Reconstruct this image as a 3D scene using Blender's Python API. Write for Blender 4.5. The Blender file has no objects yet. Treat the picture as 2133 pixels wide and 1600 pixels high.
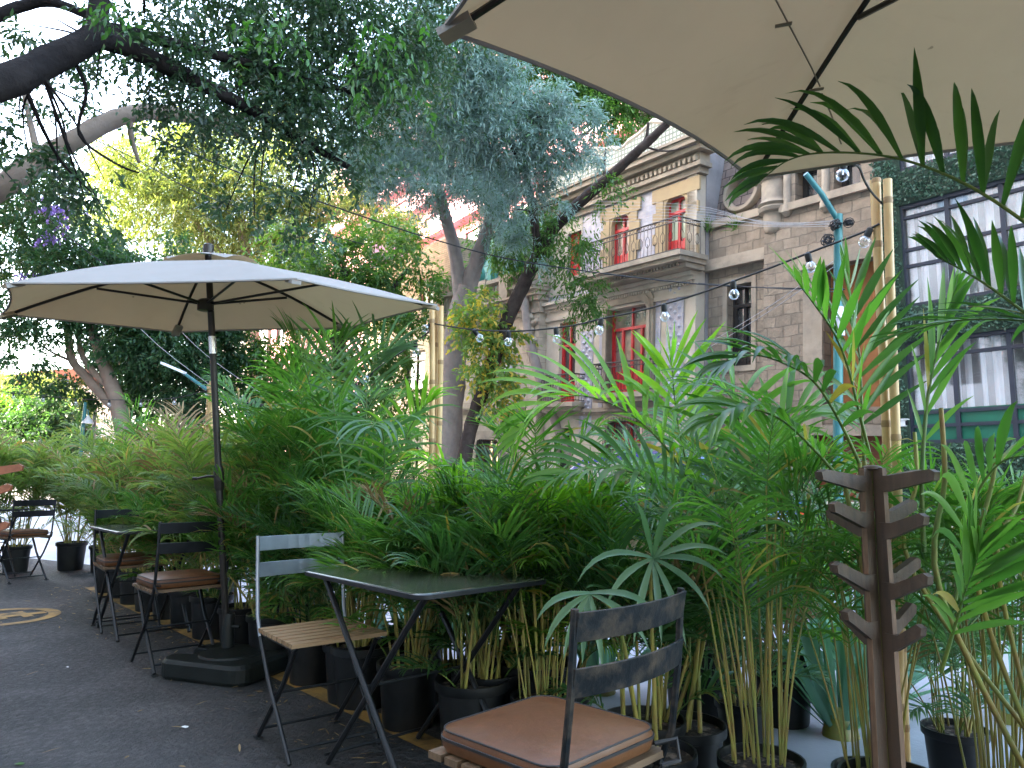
import bpy, math, random
import numpy as np
from mathutils import Vector, Matrix
R = math.radians
SC = bpy.context.scene
COL = SC.collection
W0, H0, FPX, HORY, CAMH = 2133.0, 1600.0, 1560.0, 985.0, 1.10
PITCH = math.atan((HORY - 800) / FPX)
CP, SP = math.cos(PITCH), math.sin(PITCH)
CAM = Vector((0, 0, CAMH))

# ---------------------------------------------------------------- measuring
def ray(px, py):
    x = (px - W0 / 2) / FPX
    y = (H0 / 2 - py) / FPX
    return Vector((x, CP - y * SP, SP + y * CP))
def P(px, py, d):
    r = ray(px, py)
    return CAM + r * (d / r.y)
def PZ(px, py, z):
    r = ray(px, py)
    return CAM + r * ((z - CAMH) / r.z)

# ---------------------------------------------------------------- frames
class Frame:
    def __init__(s, o, ax, ay, az):
        s.o, s.ax, s.ay, s.az = Vector(o), Vector(ax), Vector(ay), Vector(az)
    def __call__(s, u, w, v):
        return s.o + s.ax * u + s.ay * w + s.az * v
    def uv(s, px, py, w=0.0):
        r = ray(px, py)
        p0 = s.o + s.ay * w
        t = (p0 - CAM).dot(s.ay) / r.dot(s.ay)
        q = CAM + r * t - p0
        return q.dot(s.ax), q.dot(s.az)
    def rect(s, l, r, t, b, w=0.0):
        m, c = (t + b) / 2, (l + r) / 2
        return s.uv(l, m, w)[0], s.uv(r, m, w)[0], s.uv(c, b, w)[1], s.uv(c, t, w)[1]
WORLD = Frame((0, 0, 0), (1, 0, 0), (0, 1, 0), (0, 0, 1))
def yaw_frame(o, fx, fy):
    f = Vector((fx, fy, 0)).normalized()
    return Frame(o, (f.y, -f.x, 0), f, (0, 0, 1))

# ---------------------------------------------------------------- mesh builder
class MB:
    def __init__(s):
        s.v, s.f, s.uv = [], [], []
    def face(s, pts, uvs=None):
        n = len(s.v)
        s.v += [tuple(p) for p in pts]
        s.f.append(tuple(range(n, n + len(pts))))
        s.uv.append(uvs or [(0, 0)] * len(pts))
    def box(s, F, u0, u1, w0, w1, v0, v1):
        if u1 < u0: u0, u1 = u1, u0
        if w1 < w0: w0, w1 = w1, w0
        if v1 < v0: v0, v1 = v1, v0
        q = lambda a: ([F(*p) for p in a])
        A, B = (u0, w1, v0), (u1, w1, v0)
        def add(pts, k):
            uv = [((p[0], p[2]) if k == 0 else (p[1], p[2]) if k == 1 else (p[0], p[1])) for p in pts]
            s.face(q(pts), uv)
        add([(u1, w1, v0), (u0, w1, v0), (u0, w1, v1), (u1, w1, v1)], 0)
        add([(u0, w0, v0), (u1, w0, v0), (u1, w0, v1), (u0, w0, v1)], 0)
        add([(u0, w1, v0), (u0, w0, v0), (u0, w0, v1), (u0, w1, v1)], 1)
        add([(u1, w0, v0), (u1, w1, v0), (u1, w1, v1), (u1, w0, v1)], 1)
        add([(u0, w0, v1), (u1, w0, v1), (u1, w1, v1), (u0, w1, v1)], 2)
        add([(u0, w1, v0), (u1, w1, v0), (u1, w0, v0), (u0, w0, v0)], 2)
        return s
    def bar(s, p, q, wd, th, up=(0, 0, 1)):
        p, q = Vector(p), Vector(q)
        d = (q - p); L = d.length; d = d / L
        x = d.cross(Vector(up))
        if x.length < 1e-4: x = d.cross(Vector((1, 0, 0)))
        x.normalize(); y = x.cross(d)
        F = Frame(p, x, d, y)
        return s.box(F, -wd / 2, wd / 2, 0, L, -th / 2, th / 2)
    def tube(s, pts, rad, n=8, caps=True, wob=0.0, rng=None):
        pts = [Vector(p) for p in pts]
        if not hasattr(rad, '__len__'): rad = [rad] * len(pts)
        base = len(s.v)
        prev = None
        L = 0.0
        rows = []
        for i, p in enumerate(pts):
            d = (pts[min(i + 1, len(pts) - 1)] - pts[max(i - 1, 0)]).normalized()
            if prev is None:
                a = d.cross(Vector((0, 0, 1)))
                if a.length < 0.05: a = d.cross(Vector((1, 0, 0)))
                a.normalize()
            else:
                a = prev - d * prev.dot(d); a.normalize()
            prev = a
            b = d.cross(a)
            if i: L += (p - pts[i - 1]).length
            for k in range(n):
                t = 2 * math.pi * k / n
                r = rad[i] * (1 + (rng.uniform(-wob, wob) if rng else 0))
                s.v.append(tuple(p + (a * math.cos(t) + b * math.sin(t)) * r))
            rows.append(L)
        for i in range(len(pts) - 1):
            for k in range(n):
                k2 = (k + 1) % n
                s.f.append((base + i * n + k, base + i * n + k2, base + (i + 1) * n + k2, base + (i + 1) * n + k))
                s.uv.append([(k / n, rows[i]), ((k + 1) / n, rows[i]), ((k + 1) / n, rows[i + 1]), (k / n, rows[i + 1])])
        if caps:
            s.f.append(tuple(base + k for k in reversed(range(n)))); s.uv.append([(0, 0)] * n)
            e = base + (len(pts) - 1) * n
            s.f.append(tuple(e + k for k in range(n))); s.uv.append([(0, 0)] * n)
        return s
    def loft(s, rings, cap0=True, cap1=True):
        n = len(rings[0]); base = len(s.v)
        for r in rings: s.v += [tuple(p) for p in r]
        for i in range(len(rings) - 1):
            for k in range(n):
                k2 = (k + 1) % n
                s.f.append((base + i * n + k, base + i * n + k2, base + (i + 1) * n + k2, base + (i + 1) * n + k))
                s.uv.append([(k / n, i), ((k + 1) / n, i), ((k + 1) / n, i + 1), (k / n, i + 1)])
        if cap0: s.f.append(tuple(base + k for k in reversed(range(n)))); s.uv.append([(0, 0)] * n)
        e = base + (len(rings) - 1) * n
        if cap1: s.f.append(tuple(e + k for k in range(n))); s.uv.append([(0, 0)] * n)
        return s
    def lathe(s, prof, n=24, o=(0, 0, 0), F=WORLD, cap0=True, cap1=True):
        o = Vector(o)
        return s.loft([[o + F.ax * (r * math.cos(2 * math.pi * k / n)) + F.ay * (r * math.sin(2 * math.pi * k / n)) + F.az * z
                        for k in range(n)] for r, z in prof], cap0, cap1)
    def prism(s, poly, F, w0, w1):
        a = [F(u, w0, v) for u, v in poly]; b = [F(u, w1, v) for u, v in poly]
        n = len(poly)
        s.face(a, list(poly)); s.face(list(reversed(b)), list(reversed(poly)))
        for i in range(n):
            j = (i + 1) % n
            s.face([a[i], b[i], b[j], a[j]], [(w0, poly[i][1]), (w1, poly[i][1]), (w1, poly[j][1]), (w0, poly[j][1])])
        return s
    def build(s, name, mat, parent=None, smooth=False, bevel=0.0, fixn=True):
        me = bpy.data.meshes.new(name)
        off = parent.matrix_world.translation.copy() if parent is not None else Vector((0, 0, 0))
        if parent is not None: off = world_loc(parent)
        me.from_pydata([(x - off.x, y - off.y, z - off.z) for x, y, z in s.v], [], s.f)
        ul = me.uv_layers.new(name='UVMap')
        flat = [c for f in s.uv for p in f for c in p]
        ul.data.foreach_set('uv', flat)
        if mat: me.materials.append(mat)
        if fixn:
            import bmesh
            bm = bmesh.new(); bm.from_mesh(me)
            if smooth: bmesh.ops.remove_doubles(bm, verts=bm.verts, dist=1e-5)
            bmesh.ops.recalc_face_normals(bm, faces=bm.faces)
            bm.to_mesh(me); bm.free()
        if smooth: me.polygons.foreach_set('use_smooth', [True] * len(me.polygons))
        o = bpy.data.objects.new(name, me); COL.objects.link(o)
        if parent is not None: o.parent = parent
        if smooth:
            m = o.modifiers.new('Edge', 'EDGE_SPLIT'); m.split_angle = R(42)
        if bevel:
            m = o.modifiers.new('Bevel', 'BEVEL'); m.width = bevel; m.segments = 2; m.limit_method = 'ANGLE'; m.angle_limit = R(50)
        return o
def world_loc(o):
    l = Vector((0, 0, 0))
    while o is not None:
        l += o.location; o = o.parent
    return l
def tag(o, label=None, cat=None, group=None, kind=None):
    if label: o['label'] = label
    if cat: o['category'] = cat
    if group: o['group'] = group
    if kind: o['kind'] = kind
    return o
def thing(name, label, cat, loc=(0, 0, 0), group=None):
    o = bpy.data.objects.new(name, None); COL.objects.link(o)
    o.location = loc; o.empty_display_size = 0.1
    return tag(o, label, cat, group)
def copy_tree(o, parent=None):
    c = o.copy(); COL.objects.link(c)
    if parent is not None: c.parent = parent
    for ch in KIDS(o): copy_tree(ch, c)
    return c
def KIDS(o):
    return [x for x in list(COL.objects) if x.parent == o]

def nparr(parts):
    """merge list of (V, F) arrays"""
    V, F, n = [], [], 0
    for v, f in parts:
        V.append(v); F.append(f + n); n += len(v)
    return np.concatenate(V), np.concatenate(F)
def npobj(name, V, F, mat, parent=None, smooth=False):
    off = np.array(world_loc(parent)) if parent is not None else np.zeros(3)
    me = bpy.data.meshes.new(name)
    V = (V - off).astype(np.float32); F = F.astype(np.int32)
    me.vertices.add(len(V)); me.vertices.foreach_set('co', V.ravel())
    k = F.shape[1]
    me.loops.add(F.size); me.loops.foreach_set('vertex_index', F.ravel())
    me.polygons.add(len(F))
    me.polygons.foreach_set('loop_start', np.arange(0, F.size, k, dtype=np.int32))
    me.polygons.foreach_set('loop_total', np.full(len(F), k, dtype=np.int32))
    me.update(calc_edges=True)
    if smooth: me.polygons.foreach_set('use_smooth', np.ones(len(F), dtype=bool))
    me.materials.append(mat)
    o = bpy.data.objects.new(name, me); COL.objects.link(o)
    if parent is not None: o.parent = parent
    return o

# ---------------------------------------------------------------- materials
def newmat(name):
    m = bpy.data.materials.new(name); m.use_nodes = True
    nt = m.node_tree
    for n in list(nt.nodes): nt.nodes.remove(n)
    out = nt.nodes.new('ShaderNodeOutputMaterial')
    return m, nt, out
def nd(nt, t, **kw):
    n = nt.nodes.new(t)
    for k, v in kw.items():
        if k in n.inputs.keys(): n.inputs[k].default_value = v
        else: setattr(n, k, v)
    return n
def mixrgb(nt, fac, a, b, mode='MIX'):
    n = nt.nodes.new('ShaderNodeMix'); n.data_type = 'RGBA'; n.blend_type = mode
    for sock, val in ((n.inputs[0], fac), (n.inputs[6], a), (n.inputs[7], b)):
        if hasattr(val, 'is_linked'): nt.links.new(val, sock)
        elif isinstance(val, (int, float)): sock.default_value = val
        else: sock.default_value = (*val, 1)
    return n.outputs[2]
def ramp(nt, val, stops):
    n = nt.nodes.new('ShaderNodeValToRGB')
    e = n.color_ramp.elements
    while len(e) < len(stops): e.new(0.5)
    for i, (p, c) in enumerate(stops):
        e[i].position = p; e[i].color = (c, c, c, 1) if isinstance(c, (int, float)) else (*c, 1)
    nt.links.new(val, n.inputs[0])
    return n.outputs[0]
def noise(nt, scale, detail=4, rough=0.55, vec=None, sc3=None):
    n = nt.nodes.new('ShaderNodeTexNoise')
    n.inputs['Scale'].default_value = scale; n.inputs['Detail'].default_value = detail; n.inputs['Roughness'].default_value = rough
    tc = nt.nodes.new('ShaderNodeTexCoord')
    src = tc.outputs[vec or 'Object']
    if sc3:
        mp = nt.nodes.new('ShaderNodeMapping'); mp.inputs['Scale'].default_value = sc3
        nt.links.new(src, mp.inputs[0]); src = mp.outputs[0]
    nt.links.new(src, n.inputs['Vector'])
    return n.outputs['Fac']
def bump(nt, h, strength, dist=0.02):
    b = nt.nodes.new('ShaderNodeBump'); b.inputs['Strength'].default_value = strength; b.inputs['Distance'].default_value = dist
    nt.links.new(h, b.inputs['Height'])
    return b.outputs[0]
def mat(name, c1, c2=None, scale=6, rough=0.6, metal=0.0, bmp=0.0, bscale=None, spec=0.4, detail=5, lo=0.35, hi=0.65, sc3=None, rough2=None, c3=None, s3=1.5, coat=0.0, bdist=0.01):
    m, nt, out = newmat(name)
    b = nd(nt, 'ShaderNodeBsdfPrincipled', Roughness=rough, Metallic=metal)
    b.inputs['Specular IOR Level'].default_value = spec
    b.inputs['Coat Weight'].default_value = coat
    if c2 is None: c2 = tuple(x * 0.8 for x in c1)
    f = noise(nt, scale, detail, sc3=sc3)
    r = ramp(nt, f, [(lo, 0.0), (hi, 1.0)])
    col = mixrgb(nt, r, c1, c2)
    if c3:
        g = ramp(nt, noise(nt, s3, 6, 0.65), [(0.45, 0.0), (0.72, 1.0)])
        col = mixrgb(nt, g, col, c3)
    nt.links.new(col, b.inputs['Base Color'])
    if rough2 is not None:
        rr = ramp(nt, f, [(lo, rough), (hi, rough2)])
        nt.links.new(rr, b.inputs['Roughness'])
    if bmp:
        nt.links.new(bump(nt, noise(nt, bscale or scale * 4, 6, 0.6), bmp, bdist), b.inputs['Normal'])
    nt.links.new(b.outputs[0], out.inputs[0])
    return m
def leafmat(name, c1, c2, trans=0.4, tcol=None, rough=0.45, spec=0.35, c3=None, p3=0.06):
    m, nt, out = newmat(name)
    g = nt.nodes.new('ShaderNodeNewGeometry')
    rnd = g.outputs['Random Per Island']
    col = mixrgb(nt, rnd, c1, c2)
    if c3:
        col = mixrgb(nt, ramp(nt, rnd, [(1 - p3 - 0.01, 0.0), (1 - p3, 1.0)]), col, c3)
    n2 = ramp(nt, noise(nt, 1.3, 3), [(0.3, 0.75), (0.7, 1.2)])
    col = mixrgb(nt, 1.0, col, n2, 'MULTIPLY')
    b = nd(nt, 'ShaderNodeBsdfPrincipled', Roughness=rough)
    b.inputs['Specular IOR Level'].default_value = spec
    nt.links.new(col, b.inputs['Base Color'])
    t = nt.nodes.new('ShaderNodeBsdfTranslucent')
    tc = mixrgb(nt, 1.0, col, tcol or (1.7, 1.75, 0.7), 'MULTIPLY')
    nt.links.new(tc, t.inputs[0])
    mx = nt.nodes.new('ShaderNodeMixShader'); mx.inputs[0].default_value = trans
    nt.links.new(b.outputs[0], mx.inputs[1]); nt.links.new(t.outputs[0], mx.inputs[2])
    nt.links.new(mx.outputs[0], out.inputs[0])
    return m
def fabricmat(name, c, trans=0.35, outer=(0.33, 0.305, 0.285)):
    m, nt, out = newmat(name)
    gb = nt.nodes.new('ShaderNodeNewGeometry')
    two = mixrgb(nt, gb.outputs['Backfacing'], outer, c)  # canopy top greyed to imitate sky light, underside kept tan
    col = mixrgb(nt, ramp(nt, noise(nt, 3.0, 5, 0.6), [(0.4, 0.0), (0.75, 0.14)]), two, (0.2, 0.16, 0.11))
    streak = ramp(nt, noise(nt, 4.0, 5, 0.65, sc3=(1, 5, 1)), [(0.6, 0.0), (0.78, 0.22)])
    col = mixrgb(nt, streak, col, tuple(x * 0.5 for x in c))
    spot = ramp(nt, noise(nt, 24, 2, 0.5), [(0.76, 0.0), (0.79, 0.6)])
    col = mixrgb(nt, spot, col, (0.12, 0.1, 0.07))
    b = nd(nt, 'ShaderNodeBsdfPrincipled', Roughness=0.9)
    b.inputs['Specular IOR Level'].default_value = 0.15
    nt.links.new(col, b.inputs['Base Color'])
    nt.links.new(bump(nt, noise(nt, 2.2, 3), 0.25, 0.05), b.inputs['Normal'])
    t = nt.nodes.new('ShaderNodeBsdfTranslucent')
    nt.links.new(mixrgb(nt, 1.0, col, (1.05, 0.9, 0.66), 'MULTIPLY'), t.inputs[0])
    mx = nt.nodes.new('ShaderNodeMixShader'); mx.inputs[0].default_value = trans
    nt.links.new(b.outputs[0], mx.inputs[1]); nt.links.new(t.outputs[0], mx.inputs[2])
    nt.links.new(mx.outputs[0], out.inputs[0])
    return m
def brickmat(name, c1, c2, mortar, bw, rh, ms=0.012, bmp=0.6, offset=0.5, rough=0.85, stain=(0.06, 0.055, 0.05), stain_amt=0.5, ss=0.6, rnd=True, bdist=0.02, metal=0.0, warp=0.0):
    m, nt, out = newmat(name)
    tc = nt.nodes.new('ShaderNodeTexCoord')
    br = nt.nodes.new('ShaderNodeTexBrick'); br.offset = offset
    vsrc = tc.outputs['UV']
    if warp:
        nz = nt.nodes.new('ShaderNodeTexNoise'); nz.inputs['Scale'].default_value = 2.2; nz.inputs['Detail'].default_value = 4
        nt.links.new(tc.outputs['UV'], nz.inputs['Vector'])
        sb = nt.nodes.new('ShaderNodeVectorMath'); sb.operation = 'MULTIPLY_ADD'
        nt.links.new(nz.outputs['Color'], sb.inputs[0]); sb.inputs[1].default_value = (warp * 2, warp * 2, 0); nt.links.new(tc.outputs['UV'], sb.inputs[2])
        vsrc = sb.outputs[0]
    nt.links.new(vsrc, br.inputs['Vector'])
    br.inputs['Scale'].default_value = 1.0
    br.inputs['Color1'].default_value = (*c1, 1); br.inputs['Color2'].default_value = (*c2, 1); br.inputs['Mortar'].default_value = (*mortar, 1)
    br.inputs['Mortar Size'].default_value = ms; br.inputs['Mortar Smooth'].default_value = 0.3
    br.inputs['Brick Width'].default_value = bw; br.inputs['Row Height'].default_value = rh
    col = br.outputs['Color']
    n1 = ramp(nt, noise(nt, 3.0, 6, 0.65), [(0.3, 0.72), (0.7, 1.15)])
    col = mixrgb(nt, 1.0, col, n1, 'MULTIPLY')
    st = ramp(nt, noise(nt, ss, 7, 0.7, sc3=(1, 1, 0.45)), [(0.48, 0.0), (0.75, stain_amt)])
    col = mixrgb(nt, st, col, stain)
    b = nd(nt, 'ShaderNodeBsdfPrincipled', Roughness=rough, Metallic=metal)
    b.inputs['Specular IOR Level'].default_value = 0.25
    nt.links.new(col, b.inputs['Base Color'])
    h = mixrgb(nt, 0.45, br.outputs['Fac'], (0, 0, 0))
    inv = nt.nodes.new('ShaderNodeInvert'); nt.links.new(br.outputs['Fac'], inv.inputs['Color'])
    hn = mixrgb(nt, 0.5, inv.outputs[0], noise(nt, 9, 6, 0.65))
    nt.links.new(bump(nt, hn, bmp, bdist), b.inputs['Normal'])
    nt.links.new(b.outputs[0], out.inputs[0])
    return m
def glassmat(name, c=(0.05, 0.06, 0.07), rough=0.04, refl=0.45, c2=None, scale=0.8):
    m, nt, out = newmat(name)
    b = nd(nt, 'ShaderNodeBsdfPrincipled', Roughness=0.4)
    if c2:
        nt.links.new(mixrgb(nt, ramp(nt, noise(nt, scale, 3), [(0.42, 0.0), (0.58, 1.0)]), c, c2), b.inputs['Base Color'])
    else: b.inputs['Base Color'].default_value = (*c, 1)
    g = nt.nodes.new('ShaderNodeBsdfGlossy'); g.inputs['Roughness'].default_value = rough; g.inputs['Color'].default_value = (0.95, 0.97, 1, 1)
    nt.links.new(bump(nt, noise(nt, 1.2, 2), 0.04, 0.05), g.inputs['Normal'])
    mx = nt.nodes.new('ShaderNodeMixShader'); mx.inputs[0].default_value = refl
    nt.links.new(b.outputs[0], mx.inputs[1]); nt.links.new(g.outputs[0], mx.inputs[2])
    nt.links.new(mx.outputs[0], out.inputs[0])
    return m
def bulbglass():
    m, nt, out = newmat('clear bulb glass')
    t = nt.nodes.new('ShaderNodeBsdfTransparent'); t.inputs[0].default_value = (0.93, 0.95, 0.96, 1)
    g = nt.nodes.new('ShaderNodeBsdfGlossy'); g.inputs['Roughness'].default_value = 0.05
    lw = nt.nodes.new('ShaderNodeLayerWeight'); lw.inputs[0].default_value = 0.35
    mx = nt.nodes.new('ShaderNodeMixShader')
    nt.links.new(ramp(nt, lw.outputs['Facing'], [(0.0, 0.06), (0.9, 0.75)]), mx.inputs[0])
    nt.links.new(t.outputs[0], mx.inputs[1]); nt.links.new(g.outputs[0], mx.inputs[2])
    nt.links.new(mx.outputs[0], out.inputs[0])
    return m
M = {}
M['asphalt'] = mat('dark terrace asphalt', (0.009, 0.009, 0.0095), (0.036, 0.035, 0.036), 26, 0.6, bmp=1.0, bscale=38, c3=(0.072, 0.068, 0.067), s3=1.0, rough2=0.9, bdist=0.03, lo=0.4, hi=0.6)
M['road'] = mat('pale worn concrete road', (0.30, 0.30, 0.33), (0.38, 0.38, 0.41), 1.2, 0.45, bmp=0.25, bscale=60, c3=(0.22, 0.22, 0.24), s3=0.7)
M['pave'] = brickmat('pavement slabs', (0.30, 0.29, 0.28), (0.35, 0.34, 0.33), (0.15, 0.15, 0.15), 0.6, 0.6, 0.012, 0.3, 0.0)
M['ground'] = mat('city ground', (0.20, 0.19, 0.17), (0.26, 0.25, 0.23), 0.3, 0.9)
M['yellow'] = mat('worn yellow paint', (0.36, 0.2, 0.045), (0.2, 0.115, 0.03), 5, 0.7, bmp=0.4, bscale=50, c3=(0.025, 0.02, 0.017), s3=6)
M['kerb'] = mat('kerb concrete', (0.3, 0.28, 0.25), None, 3, 0.85, bmp=0.3)
M['fabric'] = fabricmat('cream canvas', (0.46, 0.375, 0.265), 0.2)
M['bronze'] = mat('bronze painted metal', (0.02, 0.016, 0.014), (0.03, 0.025, 0.022), 8, 0.38, 0.2)
M['chrome'] = mat('bare steel collar', (0.6, 0.6, 0.6), None, 8, 0.25, 1.0)
M['blackplastic'] = mat('black moulded plastic', (0.006, 0.008, 0.0075), (0.01, 0.012, 0.011), 6, 0.45, spec=.25, bmp=0.2, bscale=90)
M['pot'] = mat('black nursery pot', (0.004, 0.0045, 0.005), (0.008, 0.009, 0.01), 9, 0.42, c3=(0.02, 0.018, 0.016), s3=5)
M['soil'] = mat('potting soil with bark chips', (0.03, 0.022, 0.016), (0.2, 0.15, 0.11), 34, 0.9, bmp=1.0, bscale=40, lo=0.5, hi=0.66)
M['frame'] = mat('black painted chair steel', (0.006, 0.007, 0.008), (0.012, 0.013, 0.015), 14, 0.36, 0.0)
M['wornframe'] = mat('worn blue black chair steel', (0.004, 0.006, 0.008), (0.008, 0.011, 0.014), 9, 0.5, 0.0, c3=(0.06, 0.045, 0.032), s3=18, bmp=0.25, spec=.22)
M['greysteel'] = mat('bare grey chair steel', (0.24, 0.255, 0.29), (0.3, 0.32, 0.36), 12, 0.3, 0.7)
M['tabletop'] = mat('dark table enamel with painted green reflection', (0.026, 0.034, 0.018), (0.036, 0.045, 0.026), 3, 0.1, 0.1, spec=0.7, rough2=0.24, c3=(0.07, 0.065, 0.05), s3=9)  # green in the base colour imitates a green reflection on the top
M['slat'] = mat('weathered seat slat wood', (0.31, 0.2, 0.105), (0.2, 0.12, 0.06), 7, 0.6, sc3=(1, 14, 6), bmp=0.2)
M['oldslat'] = mat('old dark seat slat wood', (0.15, 0.09, 0.048), (0.09, 0.055, 0.03), 7, 0.7, sc3=(1, 14, 6), bmp=0.3)
M['leather'] = mat('tan leather', (0.115, 0.044, 0.016), (0.08, 0.03, 0.011), 3.5, 0.4, bmp=0.35, bscale=9, c3=(0.15, 0.066, 0.028), s3=3, spec=.3)
M['zip'] = mat('dark zip tape', (0.02, 0.018, 0.018), None, 30, 0.6)
M['ply'] = mat('brown plywood', (0.115, 0.072, 0.047), (0.055, 0.036, 0.026), 5, 0.5, sc3=(7, 7, .5), bmp=0.3, lo=.3, hi=.7)
M['plyedge'] = mat('pale plywood edge', (0.2, 0.115, 0.068), (0.13, 0.075, 0.045), 60, 0.6, sc3=(3, 3, 0.3))
M['redply'] = mat('reddish varnished plywood', (0.25, 0.085, 0.04), (0.18, 0.06, 0.03), 6, 0.4, sc3=(6, 1, 6))
M['bamboo'] = mat('dry bamboo cane', (0.62, 0.43, 0.20), (0.50, 0.31, 0.13), 7, 0.42, sc3=(3, 3, 0.6), c3=(0.40, 0.24, 0.10), s3=3)
M['node'] = mat('bamboo node ring', (0.33, 0.2, 0.09), None, 20, 0.6)
M['cable'] = mat('black rubber cable', (0.012, 0.012, 0.013), None, 20, 0.5)
M['wire'] = mat('pale service wire', (0.4, 0.4, 0.41), None, 20, 0.5)
M['bulb'] = bulbglass()
M['teal'] = mat('teal painted post', (0.03, 0.15, 0.155), (0.04, 0.19, 0.195), 4, 0.35, c3=(0.02, 0.12, 0.135), s3=6)
M['sticker'] = mat('pale paper notice', (0.6, 0.62, 0.75), (0.7, 0.7, 0.8), 6, 0.7)
M['white'] = mat('white painted metal', (0.78, 0.78, 0.78), None, 3, 0.4)
M['lens'] = mat('dark lens', (0.01, 0.01, 0.012), None, 3, 0.1)
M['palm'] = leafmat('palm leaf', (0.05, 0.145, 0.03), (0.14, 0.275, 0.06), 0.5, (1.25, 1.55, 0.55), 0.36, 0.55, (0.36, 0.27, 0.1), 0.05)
M['palmlit'] = leafmat('bright palm leaf with painted backlight', (0.11, 0.25, 0.035), (0.23, 0.40, 0.06), 0.55, (1.35, 1.65, 0.45), 0.36, 0.5, (0.4, 0.3, 0.06), 0.03)  # brighter copy of the palm leaf, backlight put into its colour
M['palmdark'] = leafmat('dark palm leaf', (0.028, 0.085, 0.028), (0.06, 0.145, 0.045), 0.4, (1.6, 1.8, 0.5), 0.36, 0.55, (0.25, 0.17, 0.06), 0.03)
M['palmgrey'] = leafmat('blue green palm leaf', (0.065, 0.15, 0.075), (0.12, 0.225, 0.11), 0.38, (1.5, 1.7, 0.7), 0.4, 0.5)
M['palmfar'] = leafmat('dusty palm leaf', (0.11, 0.18, 0.065), (0.24, 0.32, 0.13), 0.48, (1.6, 1.7, 0.5), 0.5, 0.4, (0.3, 0.22, 0.12), 0.1)
M['dry'] = leafmat('dead brown palm leaf', (0.2, 0.13, 0.06), (0.36, 0.26, 0.13), 0.3, (1.2, 1.1, 0.8), 0.6, 0.3)
M['strap'] = leafmat('blue green strap leaf', (0.12, 0.26, 0.2), (0.19, 0.36, 0.27), 0.3, (1.3, 1.5, 0.9), 0.45, 0.4)
M['cane'] = mat('yellow green palm cane', (0.32, 0.27, 0.06), (0.14, 0.19, 0.05), 5, 0.45, sc3=(1, 1, 0.5), c3=(0.24, 0.13, 0.05), s3=9)
M['rachis'] = mat('green palm leaf stalk', (0.05, 0.12, 0.025), (0.12, 0.16, 0.03), 6, 0.45)
M['bark'] = mat('grey tree bark', (0.19, 0.16, 0.145), (0.27, 0.235, 0.21), 4, 0.9, bmp=0.9, bscale=14, c3=(0.33, 0.27, 0.23), s3=1.1, sc3=(1, 1, 0.6), bdist=0.03, spec=.1)
M['darkbark'] = mat('dark brown bark', (0.04, 0.031, 0.028), (0.07, 0.055, 0.05), 5, 0.9, spec=.1, bmp=0.9, bscale=16, bdist=0.03)
M['blackbark'] = mat('near black bark', (0.012, 0.0105, 0.011), (0.022, 0.019, 0.019), 5, 0.9, spec=.06, bmp=0.9, bscale=16, bdist=0.03)
M['tanbark'] = mat('pale tan bark', (0.17, 0.125, 0.095), (0.24, 0.18, 0.135), 2, 0.9, bmp=0.7, bscale=12, bdist=0.03)
M['ficus'] = leafmat('dark glossy fig leaf', (0.024, 0.052, 0.03), (0.046, 0.09, 0.046), 0.42, (1.4, 1.6, 0.7), 0.35, 0.55)
M['bright'] = leafmat('bright hanging leaf', (0.03, 0.09, 0.02), (0.05, 0.14, 0.025), 0.45, (1.5, 1.7, 0.5), 0.35, 0.5)
M['blueleaf'] = leafmat('silver blue needle leaf', (0.185, 0.285, 0.26), (0.33, 0.45, 0.42), 0.3, (1.1, 1.2, 1.0), 0.5, 0.4, (0.08, 0.17, 0.06), 0.14)
M['goldleaf'] = leafmat('yellow green feathery leaf', (0.10, 0.15, 0.05), (0.21, 0.25, 0.085), 0.48, (1.3, 1.35, 0.6), 0.55, 0.3)
M['midleaf'] = leafmat('mid green leaf', (0.04, 0.105, 0.025), (0.085, 0.17, 0.04), 0.4, (1.6, 1.7, 0.5), 0.5, 0.35)
M['deepleaf'] = leafmat('deep green leaf', (0.022, 0.06, 0.028), (0.05, 0.11, 0.045), 0.38, (1.5, 1.7, 0.6), 0.5, 0.35)
M['ivy'] = leafmat('pale green sucker leaf', (0.12, 0.22, 0.05), (0.22, 0.32, 0.09), 0.42, (1.4, 1.5, 0.6), 0.5, 0.35, (0.55, 0.42, 0.08), 0.3)
M['purple'] = leafmat('purple blossom', (0.2, 0.13, 0.36), (0.3, 0.2, 0.46), 0.4, (1.3, 1.2, 1.5))
M['hedgeleaf'] = leafmat('artificial boxwood leaf', (0.035, 0.085, 0.055), (0.085, 0.16, 0.11), 0.15, (1.2, 1.4, 0.9), 0.5, 0.4)
M['hedgeback'] = mat('boxwood panel backing', (0.02, 0.04, 0.026), (0.035, 0.06, 0.04), 25, 0.9, bmp=1.0, bscale=40)
M['flower'] = leafmat('small pale flower', (0.5, 0.48, 0.38), (0.6, 0.55, 0.4), 0.3, (1.2, 1.2, 1))
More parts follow.
